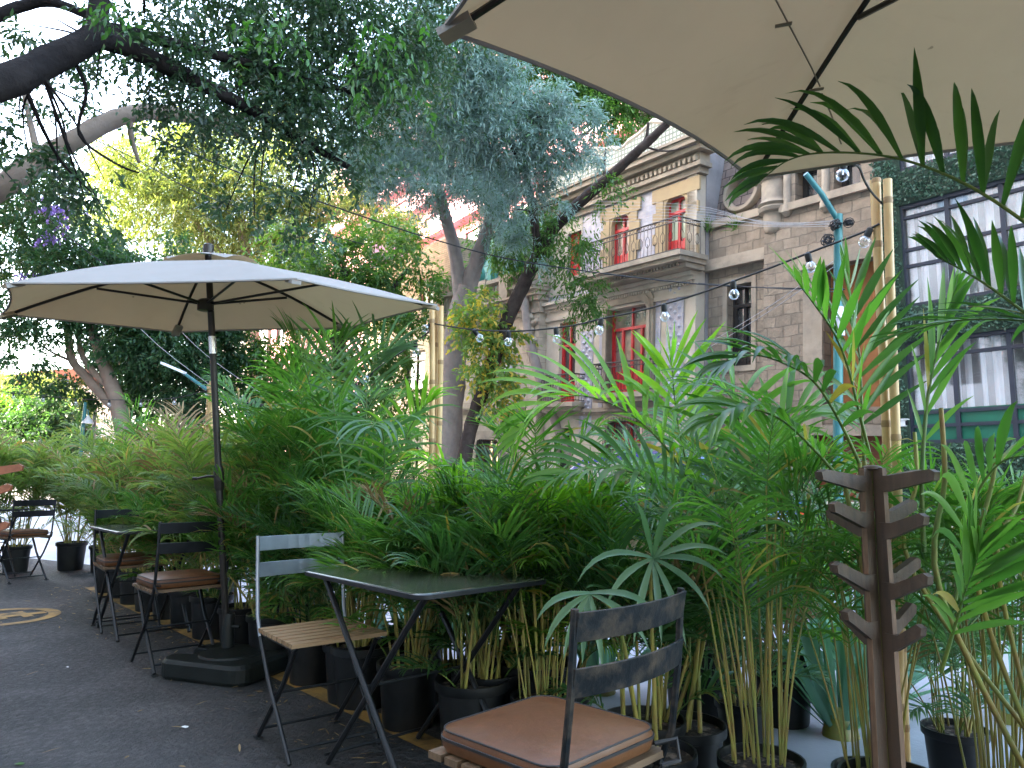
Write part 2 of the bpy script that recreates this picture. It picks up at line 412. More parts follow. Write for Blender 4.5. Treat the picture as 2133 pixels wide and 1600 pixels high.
# buildings
M['cream'] = mat('cream limewashed render', (0.49, 0.435, 0.35), (0.42, 0.37, 0.30), 1.2, 0.85, bmp=0.2, bscale=20, c3=(0.30, 0.26, 0.2), s3=0.7)
M['ochre'] = mat('ochre stone surround', (0.36, 0.27, 0.15), (0.31, 0.235, 0.14), 2, 0.85, bmp=0.2, bscale=20, c3=(0.28, 0.21, 0.13), s3=1.5)
M['stonetrim'] = mat('carved grey beige stone', (0.36, 0.305, 0.235), (0.27, 0.225, 0.17), 1.6, 0.88, bmp=0.35, bscale=22, c3=(0.16, 0.14, 0.115), s3=1.1)
M['tile'] = brickmat('blue and white glazed tiles', (0.40, 0.39, 0.43), (0.31, 0.325, 0.40), (0.36, 0.34, 0.35), 0.15, 0.15, 0.012, 0.3, 0.0, 0.3, (0.45, 0.38, 0.4), 0.45, 1.0)
M['lattice'] = brickmat('green lattice tiles', (0.52, 0.53, 0.47), (0.46, 0.48, 0.44), (0.17, 0.21, 0.17), 0.14, 0.14, 0.03, 0.4, 0.0, 0.4)
M['relief'] = mat('relief tile studs', (0.42, 0.42, 0.46), (0.34, 0.35, 0.42), 8, 0.35)
M['redpaint'] = mat('red painted joinery', (0.50, 0.028, 0.03), (0.42, 0.022, 0.026), 4, 0.4, c3=(0.33, 0.03, 0.03), s3=3)
M['iron'] = mat('black wrought iron', (0.018, 0.016, 0.016), (0.03, 0.026, 0.024), 20, 0.6, 0.2)
M['glasswarm'] = glassmat('window glass with painted cream reflections', (0.34, 0.27, 0.2), 0.03, 0.34, (0.09, 0.09, 0.09), 0.9)  # cream patches in the base colour imitate reflections in the panes
M['glassdark'] = glassmat('dark window glass', (0.03, 0.032, 0.035), 0.05, 0.2)
M['glassgreen'] = glassmat('window glass over green curtains', (0.34, 0.44, 0.3), 0.04, 0.15)
M['glasswhite'] = glassmat('window glass over white curtain', (0.55, 0.56, 0.6), 0.04, 0.15)
M['carglass'] = glassmat('car glass', (0.05, 0.06, 0.09), 0.03, 0.5)
M['ashlar'] = brickmat('beige limestone ashlar', (0.44, 0.375, 0.295), (0.39, 0.33, 0.255), (0.28, 0.235, 0.185), 0.95, 0.42, 0.012, 0.4, stain_amt=0.35)
M['rough'] = brickmat('rock faced grey stone blocks', (0.30, 0.245, 0.185), (0.22, 0.18, 0.138), (0.185, 0.158, 0.128), 0.44, 0.26, 0.014, 1.0, warp=0.05, stain=(0.06, 0.05, 0.042), stain_amt=0.8, ss=0.45, bdist=0.05)
M['slate'] = brickmat('brown roof slates', (0.235, 0.19, 0.165), (0.185, 0.15, 0.135), (0.05, 0.042, 0.04), 0.3, 0.25, 0.014, 0.8, stain_amt=0.45)
M['copper'] = brickmat('verdigris roof boards', (0.165, 0.33, 0.31), (0.135, 0.29, 0.275), (0.055, 0.12, 0.115), 3.0, 0.34, 0.03, 0.7, stain=(0.28, 0.42, 0.4), stain_amt=0.5)
M['copperplain'] = mat('verdigris trim', (0.07, 0.25, 0.215), (0.055, 0.2, 0.175), 3, 0.6)
M['wood'] = mat('red brown window wood', (0.22, 0.065, 0.03), None, 5, 0.5)
M['tanbrick'] = brickmat('tan brick', (0.33, 0.225, 0.145), (0.28, 0.19, 0.125), (0.18, 0.14, 0.1), 0.4, 0.09, 0.012, 0.4)
M['grey'] = mat('grey side wall render', (0.23, 0.225, 0.235), (0.29, 0.28, 0.285), 1.1, 0.9, bmp=0.2, bscale=16, c3=(0.17, 0.165, 0.17), s3=1.6)
M['orangeboard'] = mat('orange brown boarding', (0.25, 0.1, 0.028), (0.2, 0.078, 0.022), 2.5, 0.7, sc3=(1, 1, 0.3))
M['pink'] = mat('pink rendered tower', (0.5, 0.24, 0.27), (0.46, 0.21, 0.25), 0.3, 0.85)
M['pale'] = mat('pale concrete', (0.72, 0.69, 0.65), None, 0.6, 0.85)
M['warmwall'] = mat('warm cream facade', (0.55, 0.46, 0.36), (0.5, 0.42, 0.33), 0.4, 0.85)
M['terracotta'] = mat('terracotta garden wall', (0.56, 0.29, 0.15), (0.62, 0.36, 0.2), 2.0, 0.85, bmp=0.3, c3=(0.66, 0.5, 0.36), s3=0.8)
M['greenpanel'] = mat('dark green glazed panel', (0.015, 0.12, 0.075), (0.02, 0.15, 0.09), 2, 0.18)
M['louvre'] = mat('maroon louvre slats', (0.13, 0.045, 0.06), (0.1, 0.035, 0.05), 4, 0.5)
M['navyframe'] = mat('dark navy window steel', (0.03, 0.034, 0.05), None, 6, 0.45)
M['curtain'] = mat('white gathered curtain', (0.93, 0.93, 0.96), (0.82, 0.83, 0.9), 5, 0.9, sc3=(9, 9, 0.2))
M['clearpane'] = glassmat('clear pane', (0.6, 0.62, 0.7), 0.03, 0.2)
M['blue'] = mat('blue car paint', (0.008, 0.03, 0.22), (0.008, 0.028, 0.2), 2, 0.25, 0.2, coat=0.8)
M['tyre'] = mat('black tyre rubber', (0.015, 0.015, 0.016), None, 10, 0.8)
M['rim'] = mat('silver wheel', (0.5, 0.5, 0.52), None, 6, 0.3, 0.9)
M['tail'] = mat('red tail lamp', (0.6, 0.03, 0.02), None, 6, 0.15)
M['poster'] = mat('orange tinted poster paper', (0.62, 0.45, 0.26), (0.68, 0.52, 0.33), 5, 0.7)
M['ink'] = mat('black ink', (0.03, 0.03, 0.03), None, 9, 0.7)
M['cream_board'] = mat('pale sign board', (0.62, 0.56, 0.42), None, 5, 0.6)
# ================================================================ setting: ground
S_DIR = Vector((-0.5621, 0.8271, 0)); N_AW = Vector((0.8271, 0.5621, 0))
def strip(name, mt, d0, d1, s0, s1, z, label, thick=0.0):
    m = MB()
    F = Frame((0, 0, 0), S_DIR, N_AW, (0, 0, 1))
    if thick: m.box(F, s0, s1, d0, d1, z - thick, z)
    else: m.face([F(s0, d0, z), F(s1, d0, z), F(s1, d1, z), F(s0, d1, z)], [(s0, d0), (s1, d0), (s1, d1), (s0, d1)])
    return tag(m.build(name, mt), label, None, None, 'structure')
m = MB(); m.face([(-1500, -1500, -0.17), (1500, -1500, -0.17), (1500, 1500, -0.17), (-1500, 1500, -0.17)])
tag(m.build('ground', M['ground']), 'city ground reaching to the horizon', None, None, 'structure')
strip('road', M['road'], -3, 9.2, -60, 160, -0.13, 'pale concrete roadway beyond the palms')
strip('pavement', M['pave'], 9.2, 15.2, -60, 160, 0.0, 'far pavement in front of the old houses', 0.16)
strip('kerb', M['kerb'], 9.05, 9.2, -60, 160, -0.005, 'far kerb stone', 0.15)
# terrace: outline follows the row of pots
ROW = [Vector((-4.15, 7.35, 0)), Vector((-0.32, 3.03, 0)), Vector((0.62, 2.72, 0)), Vector((1.55, 2.3, 0)), Vector((2.7, 1.75, 0)), Vector((4.6, 0.4, 0))]
def offs(pts, k):
    out = []
    for i, p in enumerate(pts):
        a = pts[max(i - 1, 0)]; b = pts[min(i + 1, len(pts) - 1)]
        d = (b - a).normalized(); n = Vector((-d.y, d.x, 0))
        out.append(p + n * k)
    return out
V2 = Vector
EDGE = offs(ROW, 0.52)
far = EDGE[0] + Vector((-0.3, 0.9, 0))
EDGE[1:] = [V2((-.12, 3.42, 0)), V2((.32, 2.78, 0)), V2((.75, 2.5, 0)), V2((1.3, 2.4, 0)), V2((1.75, 1.85, 0)), V2((3.2, .4, 0))]
poly = [(-14, 13), (-14, -8), (8, -8), (8, -2)] + [tuple(p[:2]) for p in reversed(EDGE)] + [(far.x, far.y), (-6.2, 9.9)]
m = MB(); m.prism(poly, Frame((0, 0, 0), (1, 0, 0), (0, 0, 1), (0, 1, 0)), -0.2, 0.0)
tag(m.build('terrace_floor', M['asphalt']), 'dark asphalt terrace floor', None, None, 'structure')
m = MB()
A_, B_ = offs(ROW, 0.05), offs(ROW, 0.16)
for i in range(1):
    m.face([A_[i] + Vector((0, 0, .004)), A_[i + 1] + Vector((0, 0, .004)), B_[i + 1] + Vector((0, 0, .004)), B_[i] + Vector((0, 0, .004))])
for p, q in zip(EDGE[1:], EDGE[2:]):
    d_ = (q - p).normalized(); n_ = Vector((-d_.y, d_.x, 0)) * -.06
    if n_.y > 0: n_ = -n_
    m.face([p + Vector((0, 0, .004)), q + Vector((0, 0, .004)), q + n_ + Vector((0, 0, .004)), p + n_ + Vector((0, 0, .004))])
tag(m.build('kerb_line', M['yellow']), 'worn yellow painted line under the palm pots', None, None, 'structure')
# painted round parking mark with a letter
c = Vector((-3.93, 5.9, 0.004)); m = MB()
n = 56
for k in range(n):
    a, b = 2 * math.pi * k / n, 2 * math.pi * (k + 1) / n
    q = lambda r, t: c + Vector((math.cos(t) * r * 1.02, math.sin(t) * r * 0.98, 0))
    m.face([q(.41, a), q(.41, b), q(.325, b), q(.325, a)])
fe = Frame(c, Vector((0.75, -0.66, 0)), (0, 0, 1), Vector((0.66, 0.75, 0)))
for (u0, u1, v0, v1) in [(-.15, -.07, -.2, .2), (-.07, .15, .13, .2), (-.07, .12, -.035, .035), (-.07, .15, -.2, -.13)]:
    m.face([fe(u0, 0, v0), fe(u1, 0, v0), fe(u1, 0, v1), fe(u0, 0, v1)])
m.face([c + Vector((-.27, -.17, .001)), c + Vector((-.2, -.24, .001)), c + Vector((.27, .17, .001)), c + Vector((.2, .24, .001))])
tag(m.build('painted_parking_mark', M['yellow']), 'yellow ring with a letter E painted on the asphalt', 'road marking')

# ================================================================ chairs
def make_chair(label, fm, slatm, bm_, backm=None):
    t = thing('folding_chair', label, 'chair')
    F = WORLD
    for sx in (-1, 1):
        m = MB()
        pts = [(sx * .195, -.235, .83), (sx * .195, -.222, .66), (sx * .195, -.2, .5), (sx * .193, -.165, .42), (sx * .19, -.06, .27), (sx * .185, .19, .012)]
        for a, b in zip(pts, pts[1:]): pass
        m.tube(pts[:4], .0085, 8)
        m.build('upright', backm or fm, t, True)
        m = MB(); m.tube([pts[3], pts[4], pts[5]], .0088, 8); m.build('leg', fm, t, True)
        m = MB(); m.tube([(sx * .172, .175, .425), (sx * .172, .06, .27), (sx * .172, -.2, .012)], .0105, 8)
        o = m.build('leg', fm, t, True)
        m = MB(); m.box(F, sx * .172 - .014, sx * .172 + .014, -.225, -.185, 0, .008); m.build('foot_pad', fm, o)
        m = MB(); m.tube([(sx * .18, .178, .428), (sx * .18, -.18, .428)], .009, 6); m.build('seat_rail', fm, t, True)
    for (y, z, w) in ((.165, .055, .187), (-.165, .05, .172), (-.01, .225, .186)):
        m = MB(); m.tube([(-w, y, z), (w, y, z)], .006, 6); m.build('stretcher', fm, t, True)
    for z0, z1 in ((.765, .825), (.655, .715)):
        m = MB(); rg = []
        for k in range(9):
            u = -1 + 2 * k / 8
            x = u * .198; y = -.222 - (1 - u * u) * .03 - (z0 - .655) * .1
            rg.append([(x, y - .004, z0), (x, y + .004, z0), (x, y + .004 - .012, z1), (x, y - .004 - .012, z1)])
        m.loft(rg)
        m.build('back_slat', backm or fm, t, False, .0015)
    m = MB()
    for k in range(7):
        y = .19 - k * .058
        m.box(F, -.2, .2, y - .022, y + .022, .437, .453)
    m.build('seat', slatm, t, False, .004)
    return t
def rrect(hx, hy, r, z, F=WORLD, n=6, o=(0, 0)):
    pts = []
    for cx, cy, a0 in ((hx - r, hy - r, 0), (-hx + r, hy - r, 90), (-hx + r, -hy + r, 180), (hx - r, -hy + r, 270)):
        for k in range(n + 1):
            a = R(a0 + 90 * k / n)
            pts.append(F(o[0] + cx + r * math.cos(a), o[1] + cy + r * math.sin(a), z))
    return pts
def make_cushion(label):
    t = thing('seat_cushion', label, 'cushion')
    m = MB()
    prof = [(.17, 0), (.187, .006), (.192, .018), (.192, .04), (.187, .052), (.17, .058), (.1, .064), (.02, .066)]
    m.loft([rrect(a, a * .98, min(.05, a * .6), z, n=5) for a, z in prof])
    m.build('cover', M['leather'], t, True)
    m = MB(); m.loft([rrect(a, a * .98, .05, z, n=5) for a, z in ((.1925, .03), (.1945, .031), (.1945, .037), (.1925, .038))], False, False)
    m.build('zip', M['zip'], t, True)
    m = MB(); m.tube(rrect(.1885, .185, .05, .052, n=5) + [rrect(.1885, .185, .05, .052, n=5)[0]], .0022, 6); m.build('piping', M['zip'], t, True)
    m = MB(); pass
    for sx in (-1, 1):
        m = MB(); m.tube([(sx * .16, -.19, .02), (sx * .2, -.225, .03), (sx * .185, -.24, -.01), (sx * .15, -.215, -.02)], .006, 6); m.build('tie', M['zip'], t, True)
    return t
def put(o, x, y, fx, fy, z=0):
    o.location = (x, y, z); o.rotation_euler = (0, 0, math.atan2(-fx, fy)); return o
GCH = 'folding bistro chairs'
ch_a = put(make_chair('folding chair with bare slatted wood seat and shiny grey backrest', M['frame'], M['slat'], None, M['greysteel']), -0.8, 3.22, .6, -.8)
ch_a['group'] = GCH
ch_b = make_chair('nearest folding chair with chipped dark backrest, under the large tan cushion', M['wornframe'], M['oldslat'], None)
ch_b['group'] = GCH
LBL = {'c': 'black folding chair tucked behind the table left of the parasol pole', 'd': 'black folding chair beside the parasol pole, turned away from the camera',
       'e': 'black folding chair at the far end beside the leftmost table'}
others = {}
for k in 'cde':
    o = copy_tree(ch_b); o['label'] = LBL[k]; others[k] = o
    for chd in KIDS(o):
        if chd.data.materials[0] == M['wornframe']: chd.data = chd.data.copy(); chd.data.materials[0] = M['frame']
CHP = {'b': (0.095, 1.84, -.71, .70), 'c': (-2.78, 5.55, .62, -.78), 'd': (-1.95, 4.5, -.66, .75), 'e': (-5.08, 7.9, -.82, .57)}
put(ch_b, *CHP['b'])
for k, o in others.items(): put(o, *CHP[k])
cu = make_cushion('large tan leather cushion on the nearest chair')
cu['group'] = 'leather seat cushions'
CL = {'c': 'brown leather cushion on the chair behind the table left of the parasol pole', 'd': 'brown leather cushion on the chair beside the parasol pole', 'e': 'tan leather cushion on the far chair at the leftmost table'}
for k in 'bcde':
    o = cu if k == 'b' else copy_tree(cu)
    if k != 'b': o['label'] = CL[k]
    x, y, fx, fy = CHP[k]
    put(o, x + fx * .015, y + fy * .015, fx, fy, .4535)

# ================================================================ tables
def make_table(label):
    t = thing('folding_table', label, 'table')
    m = MB(); hx, hy = .41, .285
    m.loft([rrect(hx - .004, hy - .004, .045, .700), rrect(hx, hy, .05, .703), rrect(hx, hy, .05, .717), rrect(hx - .004, hy - .004, .046, .7205), rrect(hx - .012, hy - .012, .04, .721)])
    m.build('tabletop', M['tabletop'], t, True)
    m = MB(); m.loft([rrect(hx + .001, hy + .001, .05, .701), rrect(hx + .004, hy + .004, .052, .703), rrect(hx + .004, hy + .004, .052, .716), rrect(hx + .001, hy + .001, .05, .718)], False, False)
    m.build('rim', M['frame'], t, True)
    for sy in (-1, 1):
        y = sy * .225
        for sx, dy in ((-1, 0), (1, -.02 * sy)):
            m = MB(); m.tube([(sx * .33, y + dy, .698), (-sx * .3, y + dy, .01)], .0115, 8)
            m.build('leg', M['frame'], t, True)
    for x, z in ((-.29, .045), (.29, .045), (.0, .35)):
        m = MB(); m.tube([(x, -.225, z), (x, .225, z)], .006, 6); m.build('stretcher', M['frame'], t, True)
    return t
def puta(o, x, y, ax, ay):
    o.location = (x, y, 0); o.rotation_euler = (0, 0, math.atan2(ay, ax)); return o
GT = 'dark folding tables'
t1 = puta(make_table('nearest dark folding table with rounded corners'), -.345, 2.9, .66, -.75); t1['group'] = GT
t2 = copy_tree(t1); t2['label'] = 'dark folding table between two chairs left of the parasol pole'; puta(t2, -2.6, 5.42, .66, -.75)
t3 = copy_tree(t1); t3['label'] = 'dark folding table at the far left edge, mostly cut off'; puta(t3, -5.66, 8.15, .8, -.6)

# ================================================================ parasols
def canopy(corners, apex, sag=.07, zsag=.02, name='parasol', label='', base=None, pole_top=None, hub_z=None, vent=True, cable_mark=None):
    t = thing('parasol', label, 'parasol', (base.x, base.y, 0), 'cream parasols')
    n = len(corners); K, E = 9, 12
    m = MB(); rad = []
    for i in range(n):
        a, b = corners[i], corners[(i + 1) % n]
        mid = (a + b) / 2; inw = (apex - mid); inw.z = 0; inw.normalize()
        grid = []
        for k in range(K + 1):
            s = .06 + .94 * k / K
            row = []
            for e in range(E + 1):
                q = e / E; bow = 4 * q * (1 - q)
                p = a * (1 - q) + b * q
                x = apex + (p - apex) * s
                x = x + inw * (sag * bow * s * s) + Vector((0, 0, .035 * math.sin(math.pi * s) - zsag * bow * s))
                row.append(x)
            grid.append(row)
        for k in range(K):
            for e in range(E):
                m.face([grid[k][e], grid[k][e + 1], grid[k + 1][e + 1], grid[k + 1][e]])
    o = m.build('canopy', M['fabric'], t, True)
    for md in list(o.modifiers): o.modifiers.remove(md)
    # hem
    m = MB()
    for i in range(n):
        a, b = corners[i], corners[(i + 1) % n]; mid = (a + b) / 2; inw = (apex - mid); inw.z = 0; inw.normalize()
        pts = []
        for e in range(E + 1):
            q = e / E; bow = 4 * q * (1 - q)
            pts.append(a * (1 - q) + b * q + inw * (sag * bow) + Vector((0, 0, -zsag * bow)))
        m.tube(pts, .006, 5)
    m.build('hem', M['fabric'], o, True)
    hub = Vector((apex.x, apex.y, hub_z))
    for i in range(n):
        m = MB(); pts = []
        for k in range(8):
            s = .03 + .97 * k / 7
            pts.append(apex + (corners[i] - apex) * s + Vector((0, 0, .035 * math.sin(math.pi * s) - .016)))
        m.tube(pts, .0085, 6); rb = m.build('rib', M['bronze'], t, True)
        m = MB(); s = .55; j = apex + (corners[i] - apex) * s + Vector((0, 0, .035 * math.sin(math.pi * s) - .03))
        m.tube([hub, j], .0075, 6); m.build('strut', M['bronze'], rb, True)
        m = MB(); c = corners[i]; d = (c - apex).normalized(); sd = Vector((-d.y, d.x, 0)).normalized()
        Fp = Frame(c, sd, d, d.cross(sd))
        m.box(Fp, -.022, .022, -.07, .01, -.024, -.006); m.build('corner_pocket', M['fabric'], rb, False, .004)
    m = MB(); m.lathe([(.03, -.04), (.045, -.035), (.045, .02), (.03, .03)], 16, hub); m.build('runner_hub', M['bronze'], t, True)
    if vent:
        m = MB(); up = Vector((0, 0, .045))
        K2 = 4
        for i in range(n):
            a, b = corners[i], corners[(i + 1) % n]
            for k in range(K2):
                s0, s1 = .04 + .2 * k / K2, .04 + .2 * (k + 1) / K2
                g = []
                for s in (s0, s1):
                    row = []
                    for e in range(5):
                        q = e / 4; bow = 4 * q * (1 - q)
                        row.append(apex + (a * (1 - q) + b * q - apex) * s + up * (1.1 - s * 1.2) + Vector((0, 0, .03 * bow * (s / .24))))
                    g.append(row)
                for e in range(4): m.face([g[0][e], g[0][e + 1], g[1][e + 1], g[1][e]])
        m.build('vent_cap', M['fabric'], t, True)
        m = MB(); m.lathe([(.028, 0), (.03, .02), (.03, .05), (.02, .058)], 16, apex + Vector((0, 0, .04))); m.build('finial', M['bronze'], t, True)
    m = MB(); m.tube([base + Vector((0, 0, .1)), Vector((apex.x, apex.y, apex.z + .03))], .019, 14)
    m.build('pole', M['bronze'], t, True)
    return t
zr = 1.965
cs = [PZ(x, y, zr) for x, y in ((3, 655), (365, 692), (727, 684), (910, 636), (617, 581), (12, 590))]
base1 = PZ(472, 1395, 0); base1.z = 0
ctr = sum(cs, Vector((0, 0, 0))) / 6
top1 = P(457, 520, base1.y); top1.z = 2.34
apex1 = Vector((top1.x, ctr.y * .35 + top1.y * .65, 2.32))
u1 = canopy(cs, apex1, .03, .0, label='cream parasol standing open over the tables on a black plastic base', base=base1, hub_z=2.06)
F1 = yaw_frame(base1 + Vector((.03, -.07, 0)), .35, .94)
m = MB()
out = rrect(.29, .25, .09, 0, F1)
def notch(h, z):
    pts = []
    hx, hy, r = .29 * h, .235 * h, .09
    raw = rrect(hx, hy, r, z, F1, 6)
    # indent handle notch on the near left side
    res = []
    for k, p in enumerate(raw):
        res.append(p)
        if k == 13:
            for (u, w) in ((-hx, .05), (-hx + .09, .045), (-hx + .09, -.085), (-hx, -.09)): res.append(F1(u, w, z))
    return res
m.loft([notch(.97, 0), notch(1, .02), notch(1, .085), notch(.95, .105)])
pb = m.build('base', M['blackplastic'], u1, False, .006)
m = MB(); m.lathe([(.17, 0), (.165, .012), (.12, .018), (.05, .02)], 32, F1(.02, .0, .104)); m.build('filler_ring', M['blackplastic'], pb, True)
m = MB(); m.lathe([(.034, .1), (.034, .3), (.03, .31), (.026, .31)], 16, base1); m.tube([base1 + Vector((.03, -.02, .24)), base1 + Vector((.075, -.03, .24))], .01, 8)
m.build('base_collar', M['blackplastic'], u1, True)
pd = (apex1 - base1)
def onpole(z):
    a = base1 + Vector((0, 0, .1)); b = Vector((apex1.x, apex1.y, apex1.z + .03))
    return a + (b - a) * ((z - a.z) / (b.z - a.z))
m = MB(); m.tube([onpole(1.78), onpole(1.88)], .0205, 14); m.build('steel_sleeve', M['chrome'], u1, True)
m = MB(); m.tube([onpole(1.0), onpole(1.02), onpole(1.12), onpole(1.14)], [.022, .028, .028, .022], 14); m.tube([onpole(1.075) + Vector((.02, -.03, 0)), onpole(1.075) + Vector((.02, -.05, 0))], .018, 12)
cb = m.build('crank_housing', M['bronze'], u1, True)
m = MB(); q = onpole(1.08); m.tube([q, q + Vector((-.06, -.02, 0)), q + Vector((-.11, -.03, -.012))], [.009, .007, .006], 8); m.tube([q + Vector((-.11, -.03, -.012)), q + Vector((-.135, -.033, -.012))], .009, 8); m.build('crank_handle', M['bronze'], cb, True)

z2 = 2.07; V3 = Vector
M['cable_shadow'] = mat('painted shadow of cable and bulbs', (0.24, 0.19, 0.13), None, 8, .9)  # dark colour imitating the shadow of a light string lying on the canopy
c1_ = PZ(922, 62, z2); c2_ = PZ(1563, 372, z2)
ed = c2_ - c1_; rr = ed.length
ctr2 = (c1_ + c2_) / 2 + Vector((ed.y, -ed.x, 0)).normalized() * rr * .866
cs2 = []
v0 = c2_ - ctr2
for k in range(6):
    a = -R(60) * k
    cs2.append(ctr2 + Vector((v0.x * math.cos(a) - v0.y * math.sin(a), v0.x * math.sin(a) + v0.y * math.cos(a), 0)))
apex2 = ctr2 + Vector((0, 0, .46))
base2 = Vector((ctr2.x, ctr2.y, 0))
u2 = canopy(cs2, apex2, .09, label='large cream parasol overhead at the upper right with its dark rib', base=base2, hub_z=2.1)
def onpanel(px, py, i, cs=cs2, ap=apex2):
    a, b = cs[i], cs[(i + 1) % 6]; n = (a - ap).cross(b - ap).normalized(); r = ray(px, py)
    t = (ap - CAM).dot(n) / r.dot(n); return CAM + r * (t - .028)
cpar = [o for o in KIDS(u2) if o.name.startswith('canopy')][0]
m = MB(); m.tube([onpanel(1595, -40, 5), onpanel(1640, 45, 5), onpanel(1690, 140, 5), onpanel(1708, 180, 5)], .0022, 5); m.tube([onpanel(1712, 195, 0), onpanel(1730, 235, 0), onpanel(1752, 300, 0)], .0022, 5); m.build('cable_shadow', M['cable_shadow'], cpar, True)  # thin strip standing in for the cable's shadow through the cloth
for (x, y, i) in ((1632, 52, 5), (1700, 187, 0)):
    p = onpanel(x, y, i); m = MB(); m.box(Frame(p, V3((.8, -.2, .05)).normalized(), V3((.2, .8, .1)).normalized(), V3((0, 0, 1))), -.02, .02, -.007, .007, -.002, .002); m.build('bulb_shadow', M['cable_shadow'], cpar)  # small dark plates imitate the shadows of the bulbs
m = MB(); Fb = yaw_frame(base2, .3, .95); m.loft([rrect(.27, .23, .08, 0, Fb), rrect(.28, .24, .09, .02, Fb), rrect(.28, .24, .09, .085, Fb), rrect(.25, .21, .08, .105, Fb)]); m.build('base', M['blackplastic'], u2, True)

# ================================================================ coat racks
def make_rack(label, mp, me_):
    t = thing('coat_rack', label, 'coat rack')
    H = 1.115
    for k in range(2):
        F = Frame((0, 0, 0), (1, 0, 0) if k == 0 else (0, 1, 0), (0, 1, 0) if k == 0 else (-1, 0, 0), (0, 0, 1))
        for s in (-1, 1):
            m = MB()
            g = .0095
            m.prism([(s * .05, 0), (s * .046, .55), (s * .041, H), (s * g, H), (s * g, 0)], F, -.0075, .0075)
            m.build('board', mp, t, False, .0012)
            m = MB(); m.prism([(s * .0505, .0), (s * .0465, .55), (s * .0415, H - .003), (s * .0425, H - .003), (s * .0475, .55), (s * .0515, 0)], F, -.0086, .0086)
            m.build('board_edge', me_, t)
            for lev, ln, rise in ((1.11, .205, .0), (1.02 - .03 * k, .165, .014), (.85 - .02 * k, .165, .022), (.72 - .03 * k, .135, .024)):
                m = MB(); z = lev - rise; g0 = .05
                m.prism([(s * .02, z - .062), (s * g0, z - .064), (s * ln, z + rise - .03), (s * (ln + .004), z + rise - .008), (s * (ln - .012), z + rise), (s * (g0 + .012), z - .018), (s * .02, z - .018)], F, -.0115, .0115)
                m.build('peg', mp, t, False, .0015)
    m = MB(); m.lathe([(.012, H - .01), (.03, H - .004), (.026, H + .004), (.01, H + .008)], 16); m.build('top_cap', mp, t, True)
    return t
rk = make_rack('brown plywood coat rack with four tiers of pegs, at the right beside bamboo canes', M['ply'], M['plyedge'])
rk.location = (1.06, 2.22, 0); rk.rotation_euler = (0, 0, R(24)); rk['group'] = 'plywood coat racks'
rk2 = copy_tree(rk); rk2['label'] = 'reddish plywood coat rack at the far left edge, only its pegs in view'
rk2.location = (-2.47, 3.45, .03); rk2.rotation_euler = (0, 0, R(12))
for c_ in KIDS(rk2): c_.data = c_.data.copy(); c_.data.materials[0] = M['redply']

# ================================================================ bamboo canes
def bamboo(label, canes, r):
    b = canes[0][0]
    t = thing('bamboo_post', label, 'bamboo post', (b.x, b.y, 0), 'bundles of bamboo canes holding the string lights')
    rng = random.Random(5)
    for a, e in canes:
        m = MB(); pts, rad = [], []
        d = (e - a); L = d.length
        z = 0.0; k = 0
        nodes = []
        while z < L:
            nodes.append(z); z += rng.uniform(.24, .34)
        ts = sorted(set([0, L] + [x for nn in nodes for x in (nn - .012, nn, nn + .012) if 0 < x < L]))
        for x in ts:
            p = a + d * (x / L) + Vector((math.sin(x * 3 + a.x * 9) * .006, math.cos(x * 2.3) * .004, 0))
            pts.append(p); near = min(abs(x - nn) for nn in nodes)
            rad.append(r * (1.1 if near < .002 else .98))
        m.tube(pts, rad, 12); o = m.build('cane', M['bamboo'], t, True)
        o.data.materials.append(M['node']); off = world_loc(t); dn_ = d.normalized()
        for pl in o.data.polygons:
            x = (pl.center + off - a).dot(dn_)
            if min(abs(x - nn) for nn in nodes[1:]) < .007: pl.material_index = 1
    return t
V = Vector
def proj(p):
    v = p - CAM
    fw = v.y * CP + v.z * SP; up = -v.y * SP + v.z * CP
    return W0 / 2 + FPX * v.x / fw, H0 / 2 - FPX * up / fw
def bp(px, d, z): p = P(px, 900, d); return V((p.x, p.y, z))
bam_m = bamboo('three bamboo canes tied together beside the right tip of the standing parasol', [(bp(908, 4.0, 0), P(898, 635, 4.0)), (bp(903, 4.03, 0), P(907, 640, 4.05)), (bp(914, 4.0, 0), P(917, 638, 4.02))], .0155)
bam_r = bamboo('thick pale bamboo canes rising behind the coat rack', [(bp(1822, 2.62, 0), P(1828, 372, 2.62)), (bp(1833, 2.58, 0), P(1852, 374, 2.58)), (bp(1848, 2.66, 0), P(1822, 376, 2.68))], .0155)
bam_l = bamboo('thin orange bamboo canes far behind the pole of the standing parasol', [(bp(424, 7.8, 0), P(440, 794, 7.8)), (bp(430, 7.85, 0), P(435, 800, 7.85)), (bp(428, 7.75, 0), P(446, 796, 7.75))], .021)

